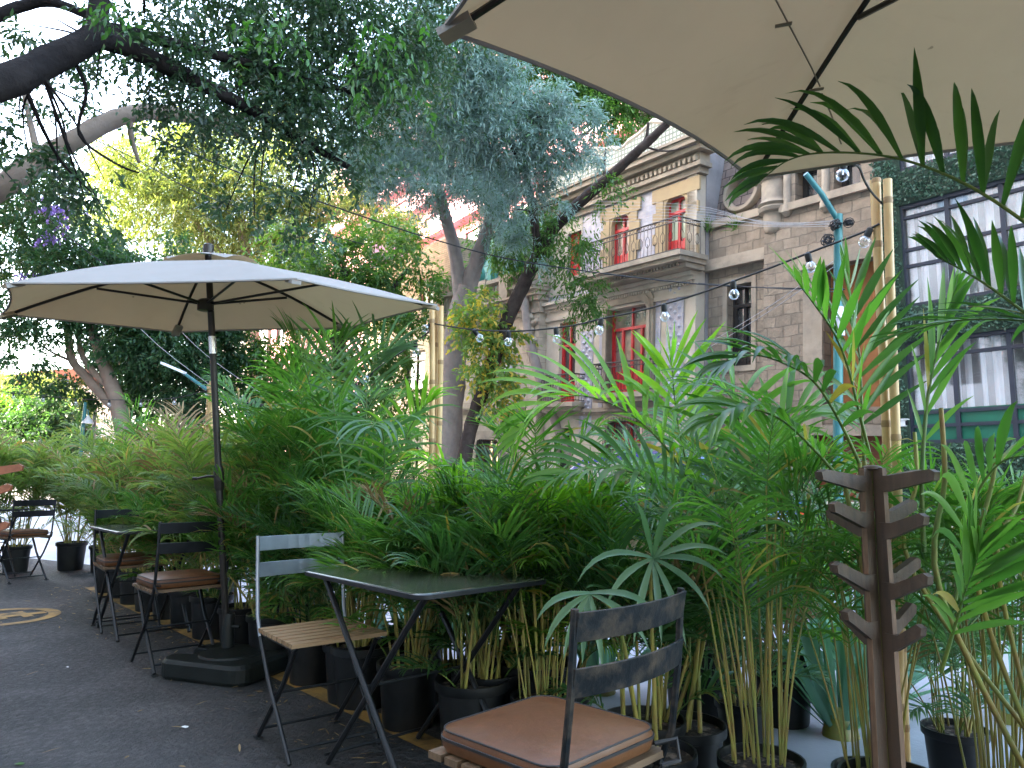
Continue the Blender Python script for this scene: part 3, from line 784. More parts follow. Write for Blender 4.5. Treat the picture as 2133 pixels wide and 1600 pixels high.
# ================================================================ string lights
def string(label, pxs, d0, d1, bulbs, x0=None, x1=None):
    x0 = pxs[0][0] if x0 is None else x0; x1 = pxs[-1][0] if x1 is None else x1
    def dep(x):
        q = (x - x0) / (x1 - x0); return 1 / ((1 - q) / d0 + q / d1)
    pts = [P(x, y, dep(x)) for x, y in pxs]
    # smooth
    sm = []
    for i in range(len(pts) - 1):
        p0, p1, p2, p3 = pts[max(i - 1, 0)], pts[i], pts[i + 1], pts[min(i + 2, len(pts) - 1)]
        for k in range(5):
            u = k / 5
            sm.append(.5 * ((2 * p1) + (p2 - p0) * u + (2 * p0 - 5 * p1 + 4 * p2 - p3) * u * u + (3 * p1 - p0 - 3 * p2 + p3) * u ** 3))
    sm.append(pts[-1])
    t = thing('string_lights', label, 'string lights', pts[0], 'cables of clear glass bulbs')
    m = MB(); m.tube(sm, .0042, 6); m.build('cable', M['cable'], t, True)
    for i, (bx, tilt) in enumerate(bulbs):
        # nearest point on cable
        best = min(sm, key=lambda p: abs(proj(p)[0] - bx))
        dn = Vector((math.sin(R(tilt)), 0, -math.cos(R(tilt)))).normalized()
        ax_ = dn.cross(Vector((0, 1, 0))).normalized(); Fb = Frame(best, ax_, dn.cross(ax_), dn)
        m = MB(); m.lathe([(.006, -.004), (.0125, .002), (.0125, .03), (.009, .036)], 12, best, Fb)
        sk = m.build('socket', M['cable'], t, True)
        m = MB(); rb = .0215; cz = .034 + rb * .92
        prof = [(.009, .03)] + [(rb * math.sin(a), cz - rb * math.cos(a)) for a in [R(x) for x in (35, 50, 65, 80, 95, 110, 125, 140, 155, 168)]]
        m.lathe(prof, 18, best, Fb); bo = m.build('bulb', M['bulb'], t, True)
        m = MB(); m.tube([best + dn * .03, best + dn * .052], .003, 6); m.tube([best + dn * .05 + Fb.ax * .006, best + dn * .05 - Fb.ax * .006], .001, 4); m.build('filament', M['chrome'], bo, True)
    return t
string('string of clear bulbs sagging between the thick bamboo canes and the middle canes',
       [(1832, 466), (1790, 487), (1700, 521), (1610, 556), (1527, 586), (1455, 612), (1383, 634), (1318, 651), (1253, 664), (1205, 676), (1158, 683), (1108, 688), (1060, 690), (987, 687), (930, 679), (904, 674)], 2.6, 4.0,
       [(1816, -25), (1690, 10), (1527, 2), (1383, 3), (1251, -12), (1157, 4), (1060, -3), (989, 35), (902, -60)])
string('string of clear bulbs running down from the middle canes into the palms',
       [(904, 684), (865, 712), (830, 738), (800, 757), (775, 776), (740, 800), (690, 824), (640, 838), (590, 842), (545, 842), (500, 836), (470, 822), (440, 808)], 4.0, 7.8,
       [(866, 6), (775, -40), (741, 20), (590, 5), (545, 3), (521, 3), (471, 6)])
string('string of small clear bulbs at the far left beneath the parasol canopy',
       [(434, 812), (400, 822), (362, 829), (330, 832), (293, 833), (228, 833), (158, 831), (90, 824), (28, 819), (-60, 806)], 7.8, 9.6,
       [(430, 0), (362, 10), (293, 6), (228, 2), (158, 4), (92, 4), (28, 6)])
string('string of clear bulbs from the thick bamboo canes up under the overhead parasol',
       [(1838, 425), (1815, 400), (1800, 375), (1790, 350), (1775, 338), (1755, 332)], 2.6, 2.35, [(1757, -8)])
# ================================================================ plants
def nrm(a): return a / np.maximum(np.linalg.norm(a, axis=-1, keepdims=True), 1e-9)
def ribbons(P0, D0, N, L, W, droop, seg=5, prof=None, fold=.18, twist=None):
    n = len(P0); p = P0.copy(); d = nrm(D0); N = N.copy()
    prof = prof or (lambda t: (.35 + 1.6 * t) if t < .35 else max(0.03, (1 - ((t - .35) / .65) ** 1.8)) * .97)
    rows = []
    for i in range(seg + 1):
        t = i / seg
        s = nrm(np.cross(d, N)); nn = np.cross(s, d)
        w = (W * prof(t))[:, None] * .5
        if fold is None: rows.append(np.stack([p - s * w, p + s * w], 1))
        else: rows.append(np.stack([p - s * w + nn * w * fold * 2, p, p + s * w + nn * w * fold * 2], 1))
        p = p + d * (L / seg)[:, None]
        d = d.copy(); d[:, 2] -= droop * (i + .6) / seg * (2.0 / seg)
        d = nrm(d)
    k = rows[0].shape[1]
    Vv = np.concatenate(rows, 1).reshape(-1, 3)
    f = []
    for i in range(seg):
        for j in range(k - 1):
            f.append([i * k + j, i * k + j + 1, (i + 1) * k + j + 1, (i + 1) * k + j])
    f = np.array(f)
    F = (f[None] + (np.arange(n) * (seg + 1) * k)[:, None, None]).reshape(-1, 4)
    return Vv, F
def tube_np(pts, r0, r1, n=5):
    pts = np.asarray(pts, float); m = len(pts)
    d = nrm(np.gradient(pts, axis=0))
    a = np.cross(d, [0.31, 0.77, 0.1]); a = nrm(a); b = np.cross(d, a)
    r = np.linspace(r0, r1, m)[:, None, None]
    th = np.arange(n) * 2 * np.pi / n
    ring = pts[:, None] + r * (a[:, None] * np.cos(th)[None, :, None] + b[:, None] * np.sin(th)[None, :, None])
    f = []
    for i in range(m - 1):
        for k in range(n):
            f.append([i * n + k, i * n + (k + 1) % n, (i + 1) * n + (k + 1) % n, (i + 1) * n + k])
    return ring.reshape(-1, 3), np.array(f)
def curve(p0, az, el, L, bend, n=22):
    p = np.array(p0, float); out = [p.copy()]
    for i in range(n):
        t = i / n
        e = el - bend * t ** 1.25
        p = p + np.array([math.cos(az) * math.cos(e), math.sin(az) * math.cos(e), math.sin(e)]) * L / n
        out.append(p.copy())
    return np.array(out)
def leaflets(C, rng, nl, LL, LW, t0=.16, vee=.45, droop=1.0, up=None, jitter=.12, a0=1.15, a1=.45, seg=5, upbias=None):
    m = len(C) - 1
    T = nrm(np.gradient(C, axis=0))
    ts = np.linspace(t0, .985, nl)
    idx = ts * m; i0 = np.minimum(idx.astype(int), m - 1); fr = (idx - i0)[:, None]
    Pp = C[i0] * (1 - fr) + C[i0 + 1] * fr
    Tt = nrm(T[i0] * (1 - fr) + T[np.minimum(i0 + 1, m)] * fr)
    upv = np.array([0, 0, 1.0]) if up is None else np.array(up, float)
    S = nrm(np.cross(Tt, upv) + 1e-6); Nn = np.cross(S, Tt)
    q = (ts - t0) / (1 - t0)
    parts = []
    for sgn in (-1, 1):
        a = (a0 + (a1 - a0) * q + rng.normal(0, jitter, nl))[:, None]
        v = (vee + rng.normal(0, jitter, nl))[:, None]
        D = Tt * np.cos(a) + (S * sgn * np.cos(v) + Nn * np.sin(v)) * np.sin(a)
        L = LL * (.55 + .75 * np.sin(np.pi * np.clip(q * .8 + .18, 0, 1))) * rng.uniform(.85, 1.1, nl) * (1 - .35 * q ** 3)
        Wd = LW * (.7 + .4 * np.sin(np.pi * np.clip(q * .85 + .1, 0, 1))) * rng.uniform(.85, 1.12, nl)
        Nl = nrm(Nn * np.cos(v) - S * sgn * np.sin(v) + rng.normal(0, .15, (nl, 3)))
        parts.append(ribbons(Pp, D, Nl, L, Wd, droop * rng.uniform(.6, 1.4, nl), seg))
    return nparr(parts)
def make_palm(label, seed, H, nst, spread, nfr, LL, lmat, potr=.145, poth=.29, fl=.75, dead=1, stemr=.0065, low=3, lean=0.0, pot=True, group=None, sparse=False, h0=.35, h1=.72, lw=.056, nlf=21):
    rng = np.random.default_rng(seed); rr_ = random.Random(seed)
    t = thing('potted_palm', label, 'potted palm', (0, 0, 0), group)
    if pot:
        m = MB()
        m.lathe([(potr * .8, 0), (potr * .82, .01), (potr * .95, poth * .86), (potr * 1.03, poth * .87), (potr * 1.05, poth * .89), (potr * 1.05, poth), (potr * .99, poth), (potr * .96, poth * .9)], 26, cap1=False)
        m.build('pot', M['pot'], t, True)
        m = MB(); m.lathe([(.001, poth * .9 + .012), (potr * .5, poth * .9 + .008), (potr * .97, poth * .9)], 20, cap0=False, cap1=False); m.build('soil', M['soil'], t, True)
    sp_, lp_, rp_, dp_ = [], [], [], []
    zb = poth * .9 if pot else .0
    for k in range(nst):
        a = rng.uniform(0, 2 * np.pi); r = potr * .72 * math.sqrt(rng.uniform(0, 1))
        b = np.array([math.cos(a) * r, math.sin(a) * r, zb - .02])
        h = (H - zb) * rng.uniform(h0, h1) * (1.0 if k % 3 or sparse else .62)
        az = a + rng.normal(0, .5); el = np.pi / 2 - abs(rng.normal(0, spread)) - lean * .5
        C = curve(b, az, el, h, rng.uniform(-.05, .25), 10)
        sp_.append(tube_np(C, stemr * rng.uniform(.8, 1.3), stemr * .7, 6))
        top = C[-1]
        for j in range(nfr):
            fa = az + j * 2.4 + rng.normal(0, .4)
            fe = R(rng.uniform(50, 84)) if j else R(rng.uniform(70, 88))
            L = fl * rng.uniform(.65, 1.15) * (1 if k % 3 else .8)
            c = curve(top - np.array([0, 0, rng.uniform(0, .25) * h]), fa, fe, L, rng.uniform(.5, 1.45))
            rp_.append(tube_np(c, stemr * .55, .0014, 4))
            nl = int((14 if sparse else nlf) * rng.uniform(.8, 1.15))
            (dp_ if rng.uniform() < .06 else lp_).append(leaflets(c, rng, nl, LL, LL * lw, .28, rng.uniform(.2, .6), rng.uniform(.5, 1.9), None, rng.uniform(.08, .24)))
    for k in range(low):
        a = rng.uniform(0, 2 * np.pi)
        c = curve([math.cos(a) * potr * .6, math.sin(a) * potr * .6, zb], a + rng.normal(0, .3), R(rng.uniform(45, 75)), fl * rng.uniform(.5, .95), rng.uniform(.7, 1.5))
        rp_.append(tube_np(c, .004, .0014, 4)); lp_.append(leaflets(c, rng, 16, LL * .8, LL * .07, .35, .35, 1.2))
    npobj('stem_clump', *nparr(sp_), M['cane'], t, True)
    npobj('stalk_clump', *nparr(rp_), M['rachis'], t)
    npobj('foliage', *nparr(lp_), lmat, t)
    for df in dp_: npobj('dead_frond', *df, M['dry'], t)
    return t
def hero_frond(name, parent, pts, nl, LL, LW, seed, lmat, droop=1.0, vee=.4, t0=.14, up=None, r=.006, a0=1.2, a1=.4, jitter=.08, seg=7):
    rng = np.random.default_rng(seed)
    p = [np.array(P(*q)) for q in pts]
    C = []
    for i in range(len(p) - 1):
        p0, p1, p2, p3 = p[max(i - 1, 0)], p[i], p[i + 1], p[min(i + 2, len(p) - 1)]
        for k in range(6):
            u = k / 6
            C.append(.5 * ((2 * p1) + (p2 - p0) * u + (2 * p0 - 5 * p1 + 4 * p2 - p3) * u * u + (3 * p1 - p0 - 3 * p2 + p3) * u ** 3))
    C.append(p[-1]); C = np.array(C)
    o = npobj(name, *tube_np(C, r, r * .25, 6), M['rachis'], parent, True)
    npobj('leaflets', *leaflets(C, rng, nl, LL, LW, t0, vee, droop, up, jitter, a0, a1, seg), lmat, o)
    return o
GP = 'areca palms in black pots along the terrace edge'
base_palms = {
    'a': make_palm('x', 11, 1.05, 14, .2, 3, .22, M['palm'], fl=.55),
    'b': make_palm('x', 12, .95, 15, .24, 3, .2, M['palm'], fl=.52),
    'c': make_palm('x', 13, 1.4, 16, .13, 2, .26, M['palm'], fl=.85, low=3),
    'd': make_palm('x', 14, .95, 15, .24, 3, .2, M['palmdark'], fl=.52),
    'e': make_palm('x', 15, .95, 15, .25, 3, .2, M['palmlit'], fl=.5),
    'f': make_palm('x', 16, 1.5, 15, .18, 3, .23, M['palmfar'], fl=.7, lw=.078, nlf=15),
    'g': make_palm('x', 17, 1.3, 15, .22, 3, .21, M['palmfar'], fl=.62, lw=.078, nlf=15),
    'h': make_palm('x', 18, 1.45, 26, .1, 1, .22, M['palm'], fl=.45, sparse=True, low=0, stemr=.0044, h0=.45, h1=.9),
    'i': make_palm('x', 19, 1.4, 24, .1, 1, .22, M['palm'], fl=.45, sparse=True, low=0, stemr=.0044, h0=.5, h1=.9),
    'j': make_palm('x', 20, 1.1, 26, .17, 1, .23, M['palmgrey'], fl=.52, stemr=.005, low=3),
}
used = set()
def palm(kind, x, y, label, rot=0.0, sc=1.0, z=0.0, group=GP):
    o = base_palms[kind]
    if kind in used: o = copy_tree(o)
    used.add(kind)
    o['label'] = label; o['group'] = group
    o.location = (x, y, z); o.rotation_euler = (0, 0, rot); o.scale = (sc, sc, sc)
    return o
rp = random.Random(4)
def along(s):   # s in metres from the corner by the near table, going far left
    d = (ROW[0] - ROW[1]).normalized(); n = Vector((d.y, -d.x, 0))
    if n.x < 0: n = -n
    return ROW[1] + d * s, n
LFAR = 'dusty potted palm in the far part of the palm hedge, left of the standing parasol'
LMID = 'green potted palm in the palm hedge between the parasol pole and the middle bamboo canes'
Lb = 'palm in the rear row of the palm hedge, nearest the roadway'
s = -.05; i = 0
while s < 5.7:
    p, n = along(s)
    k = rp.choice('fgfgb') if s > 2.3 else rp.choice('adbeab')
    q = p + n * .17
    if abs(s - .12) < .05: pass
    palm(k, q.x, q.y, LFAR if s > 1.9 else LMID, rp.uniform(0, 6.3), rp.uniform(.88, 1.02))
    i += 1; s += rp.uniform(.4, .5)
s = -.1
while s < 5.9:
    p, n = along(s); q = p + n * rp.uniform(.46, .56)
    k = rp.choice('fgfcf') if s > 2.3 else rp.choice('aecbd')
    palm(k, q.x, q.y, Lb, rp.uniform(0, 6.3), rp.uniform(.9, 1.1))
    s += rp.uniform(.8, 1.0)
# tall one behind the parasol pole
palm('c', -1.35, 5.0, 'tallest palm with long upright fronds just right of the parasol pole', 1.0, 1.14)
palm('c', -1.05, 4.55, 'tall palm with arching pale fronds beside the middle bamboo canes', 2.6, .98)
# far end
for k, (x, y) in enumerate([(-5.55, 8.55), (-5.05, 8.75), (-6.1, 8.5), (-4.6, 8.6), (-6.7, 8.6), (-7.3, 8.7)]):
    palm('fg'[k % 2], x, y, 'potted palm closing off the far end of the terrace behind the leftmost table', rp.uniform(0, 6), 1.0 + .08 * (k % 3))
# near right part
palm('d', -.1, 3.22, 'dark dense palm in a wide pot behind the nearest table', .4, 1.0)
palm('h', .12, 3.02, 'palm with slender bare canes directly behind the nearest chair', 2.0, .85, -.0)
palm('d', .5, 2.98, 'dark dense palm behind the backrest of the nearest chair, below the arching fronds', 1.2, 1.05, -.13)
palm('a', .2, 3.5, 'dense bright palm of the rear row, behind the nearest table and the arching fronds', 2.2, 1.1, -.13)
palm('i', .84, 2.66, 'palm with a thick bundle of yellow green canes left of the coat rack', 4.0, .95, -.13)
palm('h', 1.2, 2.62, 'thin stemmed palm directly behind the coat rack', .8, .86, -.13)
palm('i', 1.52, 2.5, 'bright palm right of the coat rack with see through stems', 2.2, .86, -.13)
palm('h', 1.95, 2.35, 'sparse palm near the right edge with tall bare stems', 3.1, .9, -.13)
palm('j', 1.75, 3.1, 'blue green palm farther back on the right, low before the hedge covered building', 1.1, .8, -.13)
palm('j', 1.02, 3.45, 'blue green palm of the rear row left of the coat rack', 3.3, .82, -.13)
palm('j', -.25, 3.8, 'blue green palm of the rear row right of the middle bamboo canes', .3, 1.0, -.13)
palm('e', .0, 4.0, 'bright low palm of the rear row beyond the nearest table', 1.9, 1.1, -.13)
palm('j', .95, 3.9, 'blue green palm of the rear row, before the rear of the blue car', 2.1, 1.35, -.13)
palm('e', 1.35, 3.9, 'bright low palm of the rear row just left of the teal post', .6, 1.05, -.13)
palm('b', 2.3, 2.0, 'green palm cut off by the right edge of the picture', 4.4, .9, -.13)
palm('d', 2.05, 1.8, 'dark palm at the lower right corner', 5.4, .62, -.13)
# loose big palms that carry the hero fronds
def frondpalm(label, x, y, z0=.24):
    gz = -.13 if x > -.2 else 0
    t = thing('potted_palm', label, 'potted palm', (x, y, gz), GP)
    potr, poth = .15, .28
    m = MB(); m.lathe([(potr * .8, 0), (potr * .95, poth * .86), (potr * 1.05, poth * .88), (potr * 1.05, poth), (potr * .99, poth), (potr * .96, poth * .9)], 26, (x, y, gz), cap1=False); m.build('pot', M['pot'], t, True)
    m = MB(); m.lathe([(.001, poth * .92), (potr * .97, poth * .9)], 20, (x, y, gz), cap0=False, cap1=False); m.build('soil', M['soil'], t, True)
    return t
def stem(t, pts, r0=.009, r1=.006, mt='cane'):
    p = [np.array(P(*q)) if len(q) == 3 and not isinstance(q, Vector) else np.array(q) for q in pts]
    C = []
    for i in range(len(p) - 1):
        p0, p1, p2, p3 = p[max(i - 1, 0)], p[i], p[i + 1], p[min(i + 2, len(p) - 1)]
        for k in range(5):
            u = k / 5
            C.append(.5 * ((2 * p1) + (p2 - p0) * u + (2 * p0 - 5 * p1 + 4 * p2 - p3) * u * u + (3 * p1 - p0 - 3 * p2 + p3) * u ** 3))
    C.append(p[-1])
    return npobj('stem', *tube_np(C, r0, r1, 8), M[mt], t, True)
# overhead right
hp = frondpalm('palm beyond the right edge reaching dark fronds across the overhead parasol', 1.75, 1.5)
stem(hp, [V((1.73, 1.5, .1)), V((1.72, 1.55, .9)), P(2330, 700, 1.78)], .012, .008)
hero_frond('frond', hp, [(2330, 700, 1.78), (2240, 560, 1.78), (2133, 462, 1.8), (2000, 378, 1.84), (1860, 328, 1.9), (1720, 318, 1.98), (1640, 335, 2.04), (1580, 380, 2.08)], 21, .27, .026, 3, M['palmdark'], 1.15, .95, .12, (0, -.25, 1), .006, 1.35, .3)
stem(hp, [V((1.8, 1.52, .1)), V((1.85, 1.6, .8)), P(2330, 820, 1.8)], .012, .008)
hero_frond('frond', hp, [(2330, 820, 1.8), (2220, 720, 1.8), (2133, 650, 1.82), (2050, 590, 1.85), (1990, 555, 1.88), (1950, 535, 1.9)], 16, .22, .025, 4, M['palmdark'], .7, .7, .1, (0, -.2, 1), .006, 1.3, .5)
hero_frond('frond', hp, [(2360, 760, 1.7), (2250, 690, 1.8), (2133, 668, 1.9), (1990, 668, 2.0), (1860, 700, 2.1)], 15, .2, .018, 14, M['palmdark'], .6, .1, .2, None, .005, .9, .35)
# palm behind the rack
hq = frondpalm('tall palm behind the coat rack with crossing dark fronds and a young spear leaf', 1.2, 2.5)
zb = V((1.2, 2.5, .1))
for k, (pts, nl, LL, sd, mt_, vee, dr) in enumerate([
    ([(1815, 960, 2.45), (1790, 860, 2.42), (1765, 760, 2.4), (1735, 690, 2.36), (1700, 640, 2.32), (1670, 600, 2.28)], 12, .27, 5, 'palm', .5, .3),
    ([(1800, 960, 2.5), (1795, 850, 2.5), (1790, 740, 2.5), (1775, 640, 2.5), (1755, 560, 2.48)], 12, .24, 6, 'palmdark', .6, .25),
    ([(1790, 965, 2.4), (1750, 880, 2.36), (1700, 800, 2.3), (1640, 760, 2.26), (1570, 740, 2.22), (1510, 760, 2.2)], 15, .25, 7, 'palmdark', .3, 1.0),
    ([(1760, 1010, 2.42), (1690, 930, 2.38), (1620, 870, 2.34), (1540, 850, 2.3), (1480, 880, 2.26)], 15, .24, 8, 'palm', .25, 1.3)]):
    st = P(*pts[0])
    stem(hq, [zb + V((.02 * k - .04, .01 * k, 0)), (zb + st) / 2 + V((.02, 0, .02)), st], .01, .007)
    hero_frond('frond', hq, pts, nl, LL, .027, sd, M[mt_], dr, vee, .18, (0, -.35, 1), .006, 1.0, .35)
# slim standing stems at the right
hr = frondpalm('palm with slim bare stalks and a half open young leaf at the right', 1.62, 2.3)
zb = V((1.62, 2.3, .1))
for pts, r in (([(1960, 1240, 2.2), (1968, 1000, 2.15), (1960, 850, 2.12)], .009), ([(2040, 1240, 2.25), (2068, 1000, 2.2), (2086, 900, 2.16)], .008), ([(2080, 1200, 2.2), (2120, 1050, 2.2), (2150, 950, 2.2)], .007), ([(1905, 1200, 2.35), (1910, 1000, 2.35), (1905, 900, 2.35)], .008)):
    stem(hr, [zb + V((rp.uniform(-.08, .08), rp.uniform(-.05, .05), 0))] + [P(*q) for q in pts], r, r * .7)
hero_frond('frond', hr, [(1925, 1150, 2.3), (1920, 1000, 2.3), (1930, 850, 2.3), (1945, 760, 2.3), (1965, 680, 2.3), (1990, 600, 2.3)], 10, .2, .024, 9, M['palm'], .5, .5, .3, (0, -1, .3), .008, .5, .15)
hero_frond('frond', hr, [(1990, 1250, 2.1), (2010, 1120, 2.08), (2040, 1020, 2.05), (2090, 960, 2.0), (2150, 950, 1.95)], 12, .24, .026, 10, M['palm'], 1.3, .3, .2, None, .006, 1.0, .4)
hero_frond('frond', hr, [(1960, 1400, 2.1), (1990, 1300, 2.05), (2010, 1230, 2.0), (2030, 1180, 1.98), (2040, 1140, 1.95)], 13, .26, .024, 11, M['palm'], .5, .6, .2, (0, -1, .2), .006, .8, .3)
# bright arching fronds in the middle
hm = frondpalm('palm with large sunlit looking arching fronds before the red doors', .66, 3.0)
zb = V((.66, 3.0, .1))
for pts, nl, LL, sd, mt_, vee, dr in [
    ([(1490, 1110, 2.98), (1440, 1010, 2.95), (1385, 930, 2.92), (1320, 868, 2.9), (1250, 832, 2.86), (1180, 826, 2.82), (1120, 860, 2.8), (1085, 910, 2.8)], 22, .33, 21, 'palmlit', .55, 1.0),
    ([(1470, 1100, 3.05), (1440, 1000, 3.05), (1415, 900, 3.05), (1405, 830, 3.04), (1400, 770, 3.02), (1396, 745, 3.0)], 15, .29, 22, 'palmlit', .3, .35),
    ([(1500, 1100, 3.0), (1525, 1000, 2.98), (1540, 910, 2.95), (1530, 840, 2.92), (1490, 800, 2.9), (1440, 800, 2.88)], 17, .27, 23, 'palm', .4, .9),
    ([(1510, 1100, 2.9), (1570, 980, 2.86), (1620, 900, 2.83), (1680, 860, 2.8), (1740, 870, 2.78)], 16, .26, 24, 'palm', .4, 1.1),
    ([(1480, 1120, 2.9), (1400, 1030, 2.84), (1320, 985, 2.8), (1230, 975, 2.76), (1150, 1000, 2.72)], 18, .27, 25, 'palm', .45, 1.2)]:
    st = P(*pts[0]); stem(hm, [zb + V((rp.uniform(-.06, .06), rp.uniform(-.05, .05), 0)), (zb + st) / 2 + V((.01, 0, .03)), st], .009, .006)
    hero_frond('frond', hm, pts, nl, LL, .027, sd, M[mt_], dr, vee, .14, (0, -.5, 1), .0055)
# low radiating leaf before the near chair and grey green ones
hl = frondpalm('low palm with a radiating grey green leaf hanging over the nearest chair', .48, 2.72)
def radial(t, c, dirs, LL, seed, mt_, W=.024):
    rng = np.random.default_rng(seed)
    c = np.array(P(*c)); D = []
    for (dx, dy) in dirs: D.append(np.array([dx, -.35, -dy]))
    D = nrm(np.array(D)); n = len(D)
    L = LL * rng.uniform(.85, 1.1, n)
    V_, F_ = ribbons(np.repeat(c[None], n, 0), D, np.repeat(np.array([[0, -.8, .6]]), n, 0), L, np.full(n, W), rng.uniform(1.2, 1.9, n), 7)
    return npobj('frond', V_, F_, M[mt_], t)
stem(hl, [V((.5, 2.72, .1)), V((.47, 2.6, .7)), P(1360, 1162, 2.4)], .008, .004)
radial(hl, (1360, 1162, 2.4), [(-1, -.25), (-.75, .3), (-.35, .8), (.05, 1), (.4, .9), (.85, .45), (1, -.1), (.9, -.4), (-.25, -.9), (.2, -1), (.6, -.7)], .27, 31, 'palmgrey')
stem(hl, [V((.45, 2.7, .1)), V((.35, 2.5, .6)), P(1228, 1235, 2.3)], .008, .004)
radial(hl, (1228, 1235, 2.3), [(-1, .0), (-.9, .5), (-.55, .8), (-.2, 1), (.2, 1), (.7, .3), (1, -.1)], .22, 32, 'palmgrey')
hk = frondpalm('palm with a drooping silvery frond left of the middle bamboo canes', -.72, 3.75)
zb = V((-.72, 3.75, .25))
for pts, nl, LL, sd, mt_, vee, dr, up in [
    ([(790, 1150, 3.7), (800, 1010, 3.7), (800, 930, 3.65), (795, 893, 3.55), (785, 880, 3.4), (775, 890, 3.25)], 13, .36, 41, 'palmgrey', .1, 1.5, (0, -.6, 1)),
    ([(760, 1150, 3.9), (720, 1000, 3.9), (700, 880, 3.9), (690, 790, 3.88), (700, 720, 3.85), (740, 700, 3.8)], 22, .32, 42, 'palm', .3, .6, None),
    ([(770, 1120, 3.8), (810, 1000, 3.75), (850, 900, 3.7), (880, 850, 3.68), (900, 835, 3.66)], 16, .27, 43, 'palmlit', .4, 1.0, None),
    ([(700, 1120, 4.2), (670, 950, 4.25), (650, 820, 4.3), (620, 730, 4.3), (590, 690, 4.3)], 20, .3, 44, 'palm', .4, .6, None),
    ([(720, 1100, 4.1), (760, 900, 4.15), (765, 800, 4.2), (790, 740, 4.2), (830, 720, 4.2)], 18, .32, 45, 'palmgrey', .5, .5, (0, -1, .4))]:
    st = P(*pts[0]); stem(hk, [zb + V((rp.uniform(-.06, .06), rp.uniform(-.05, .05), 0)), st], .009, .006)
    hero_frond('frond', hk, pts, nl, LL, .019, sd, M[mt_], dr, vee, .2, up, .0055)
# strap leaved plants by the roadway
def strap_plant(label, x, y, seed, n=34, L=.75, z=-.13):
    t = thing('strap_leaf_plant', label, 'plant', (x, y, z), 'blue green strap leaf plants')
    rng = np.random.default_rng(seed)
    a = rng.uniform(0, 2 * np.pi, n); e = rng.uniform(.7, 1.5, n)
    D = np.stack([np.cos(a) * np.cos(e), np.sin(a) * np.cos(e), np.sin(e)], 1)
    P0 = np.stack([np.cos(a) * .05 + x, np.sin(a) * .05 + y, np.full(n, z + .02)], 1)
    V_, F_ = ribbons(P0, D, np.repeat([[0, 0, 1.0]], n, 0) + rng.normal(0, .3, (n, 3)), L * rng.uniform(.6, 1.15, n), np.full(n, .05), rng.uniform(.1, 1.0, n), 6)
    npobj('foliage', V_, F_, M['strap'], t)
    m = MB(); m.lathe([(.09, -.02), (.07, .08), (.03, .12)], 10, (x, y, z)); m.build('crown_base', M['cane'], t, True)
    return t
SPL = [(-.55, 4.7, 'broad strap leaf plant beyond the palms right of the middle bamboo canes'), (.5, 4.4, 'broad strap leaf plant behind the bright arching fronds'), (1.15, 4.4, 'broad strap leaf plant below the second arching frond'),
       (1.95, 4.1, 'broad strap leaf plant at the foot of the teal post'), (2.5, 3.9, 'broad strap leaf plant just right of the teal post'), (1.55, 3.7, 'broad strap leaf plant left of the coat rack, before the blue car'),
       (3.1, 3.6, 'broad strap leaf plant at the right, before the hedge covered building')]
for k, (x, y, l) in enumerate(SPL): strap_plant(l, x, y, 60 + k, 40, 1.0 if y > 4 else .8)
# ================================================================ trees
def blobcloud(blobs, ntw, lpt, LL, LW, seed, droop=.5, twig=.35, quad=True, clump=.33, hang=.35, shape='diamond', nsub=None):
    """blobs: (centre, radius) ; leaves along short twigs bunched in sub clumps"""
    rng = np.random.default_rng(seed)
    C = np.array([list(b[0]) for b in blobs]); Rr = np.array([[b[1]] * 3 if not hasattr(b[1], '__len__') else b[1] for b in blobs], float)
    wgt = Rr.prod(1) ** .75; wgt /= wgt.sum()
    ns = nsub or max(12, len(blobs) * 9)
    bi = rng.choice(len(blobs), ns, p=wgt)
    u = nrm(rng.normal(size=(ns, 3))) * (rng.uniform(.25, 1, (ns, 1)) ** .5)
    sc = C[bi] + u * Rr[bi]
    sr = Rr[bi].mean(1) * clump * rng.uniform(.6, 1.3, ns)
    si = rng.integers(0, ns, ntw)
    o = nrm(rng.normal(size=(ntw, 3))) * (rng.uniform(0, 1, (ntw, 1)) ** .45)
    o[:, 2] *= .75
    T0 = sc[si] + o * sr[si][:, None]
    out = nrm(o + u[si] * .7 + rng.normal(0, .35, (ntw, 3))); out[:, 2] -= hang; out = nrm(out)
    tl = twig * rng.uniform(.5, 1.3, ntw)
    q = np.tile(np.linspace(.05, 1, lpt), (ntw, 1)) + rng.normal(0, .04, (ntw, lpt))
    base = T0[:, None] + out[:, None] * (q * tl[:, None])[..., None]
    base[..., 2] -= (q ** 2) * tl[:, None] * .25
    side = nrm(np.cross(out, rng.normal(size=(ntw, 3))))
    alt = np.where(np.arange(lpt) % 2 == 0, 1.0, -1.0)[None, :, None]
    D = out[:, None] * .6 + side[:, None] * alt * .8 + rng.normal(0, .3, (ntw, lpt, 3)); D[..., 2] -= droop * .5
    D = nrm(D.reshape(-1, 3)); B = base.reshape(-1, 3); n = len(B)
    N = nrm(rng.normal(0, .6, (n, 3)) + np.array([0, 0, 1.0]))
    L = LL * rng.uniform(.65, 1.25, n); Wd = LW * rng.uniform(.75, 1.2, n)
    if shape == 'diamond':
        S = nrm(np.cross(D, N)); mid = B + D * (L * .45)[:, None]
        tip = B + D * L[:, None]; tip[:, 2] -= L * .12
        Vv = np.stack([B, mid + S * (Wd * .5)[:, None], tip, mid - S * (Wd * .5)[:, None]], 1).reshape(-1, 3)
        F = np.arange(n * 4).reshape(-1, 4)
        return Vv, F
    return ribbons(B, D, N, L, Wd, np.full(n, .5), 3, lambda t: [.12, .95, .8, .03][int(round(t * 3))], .2)
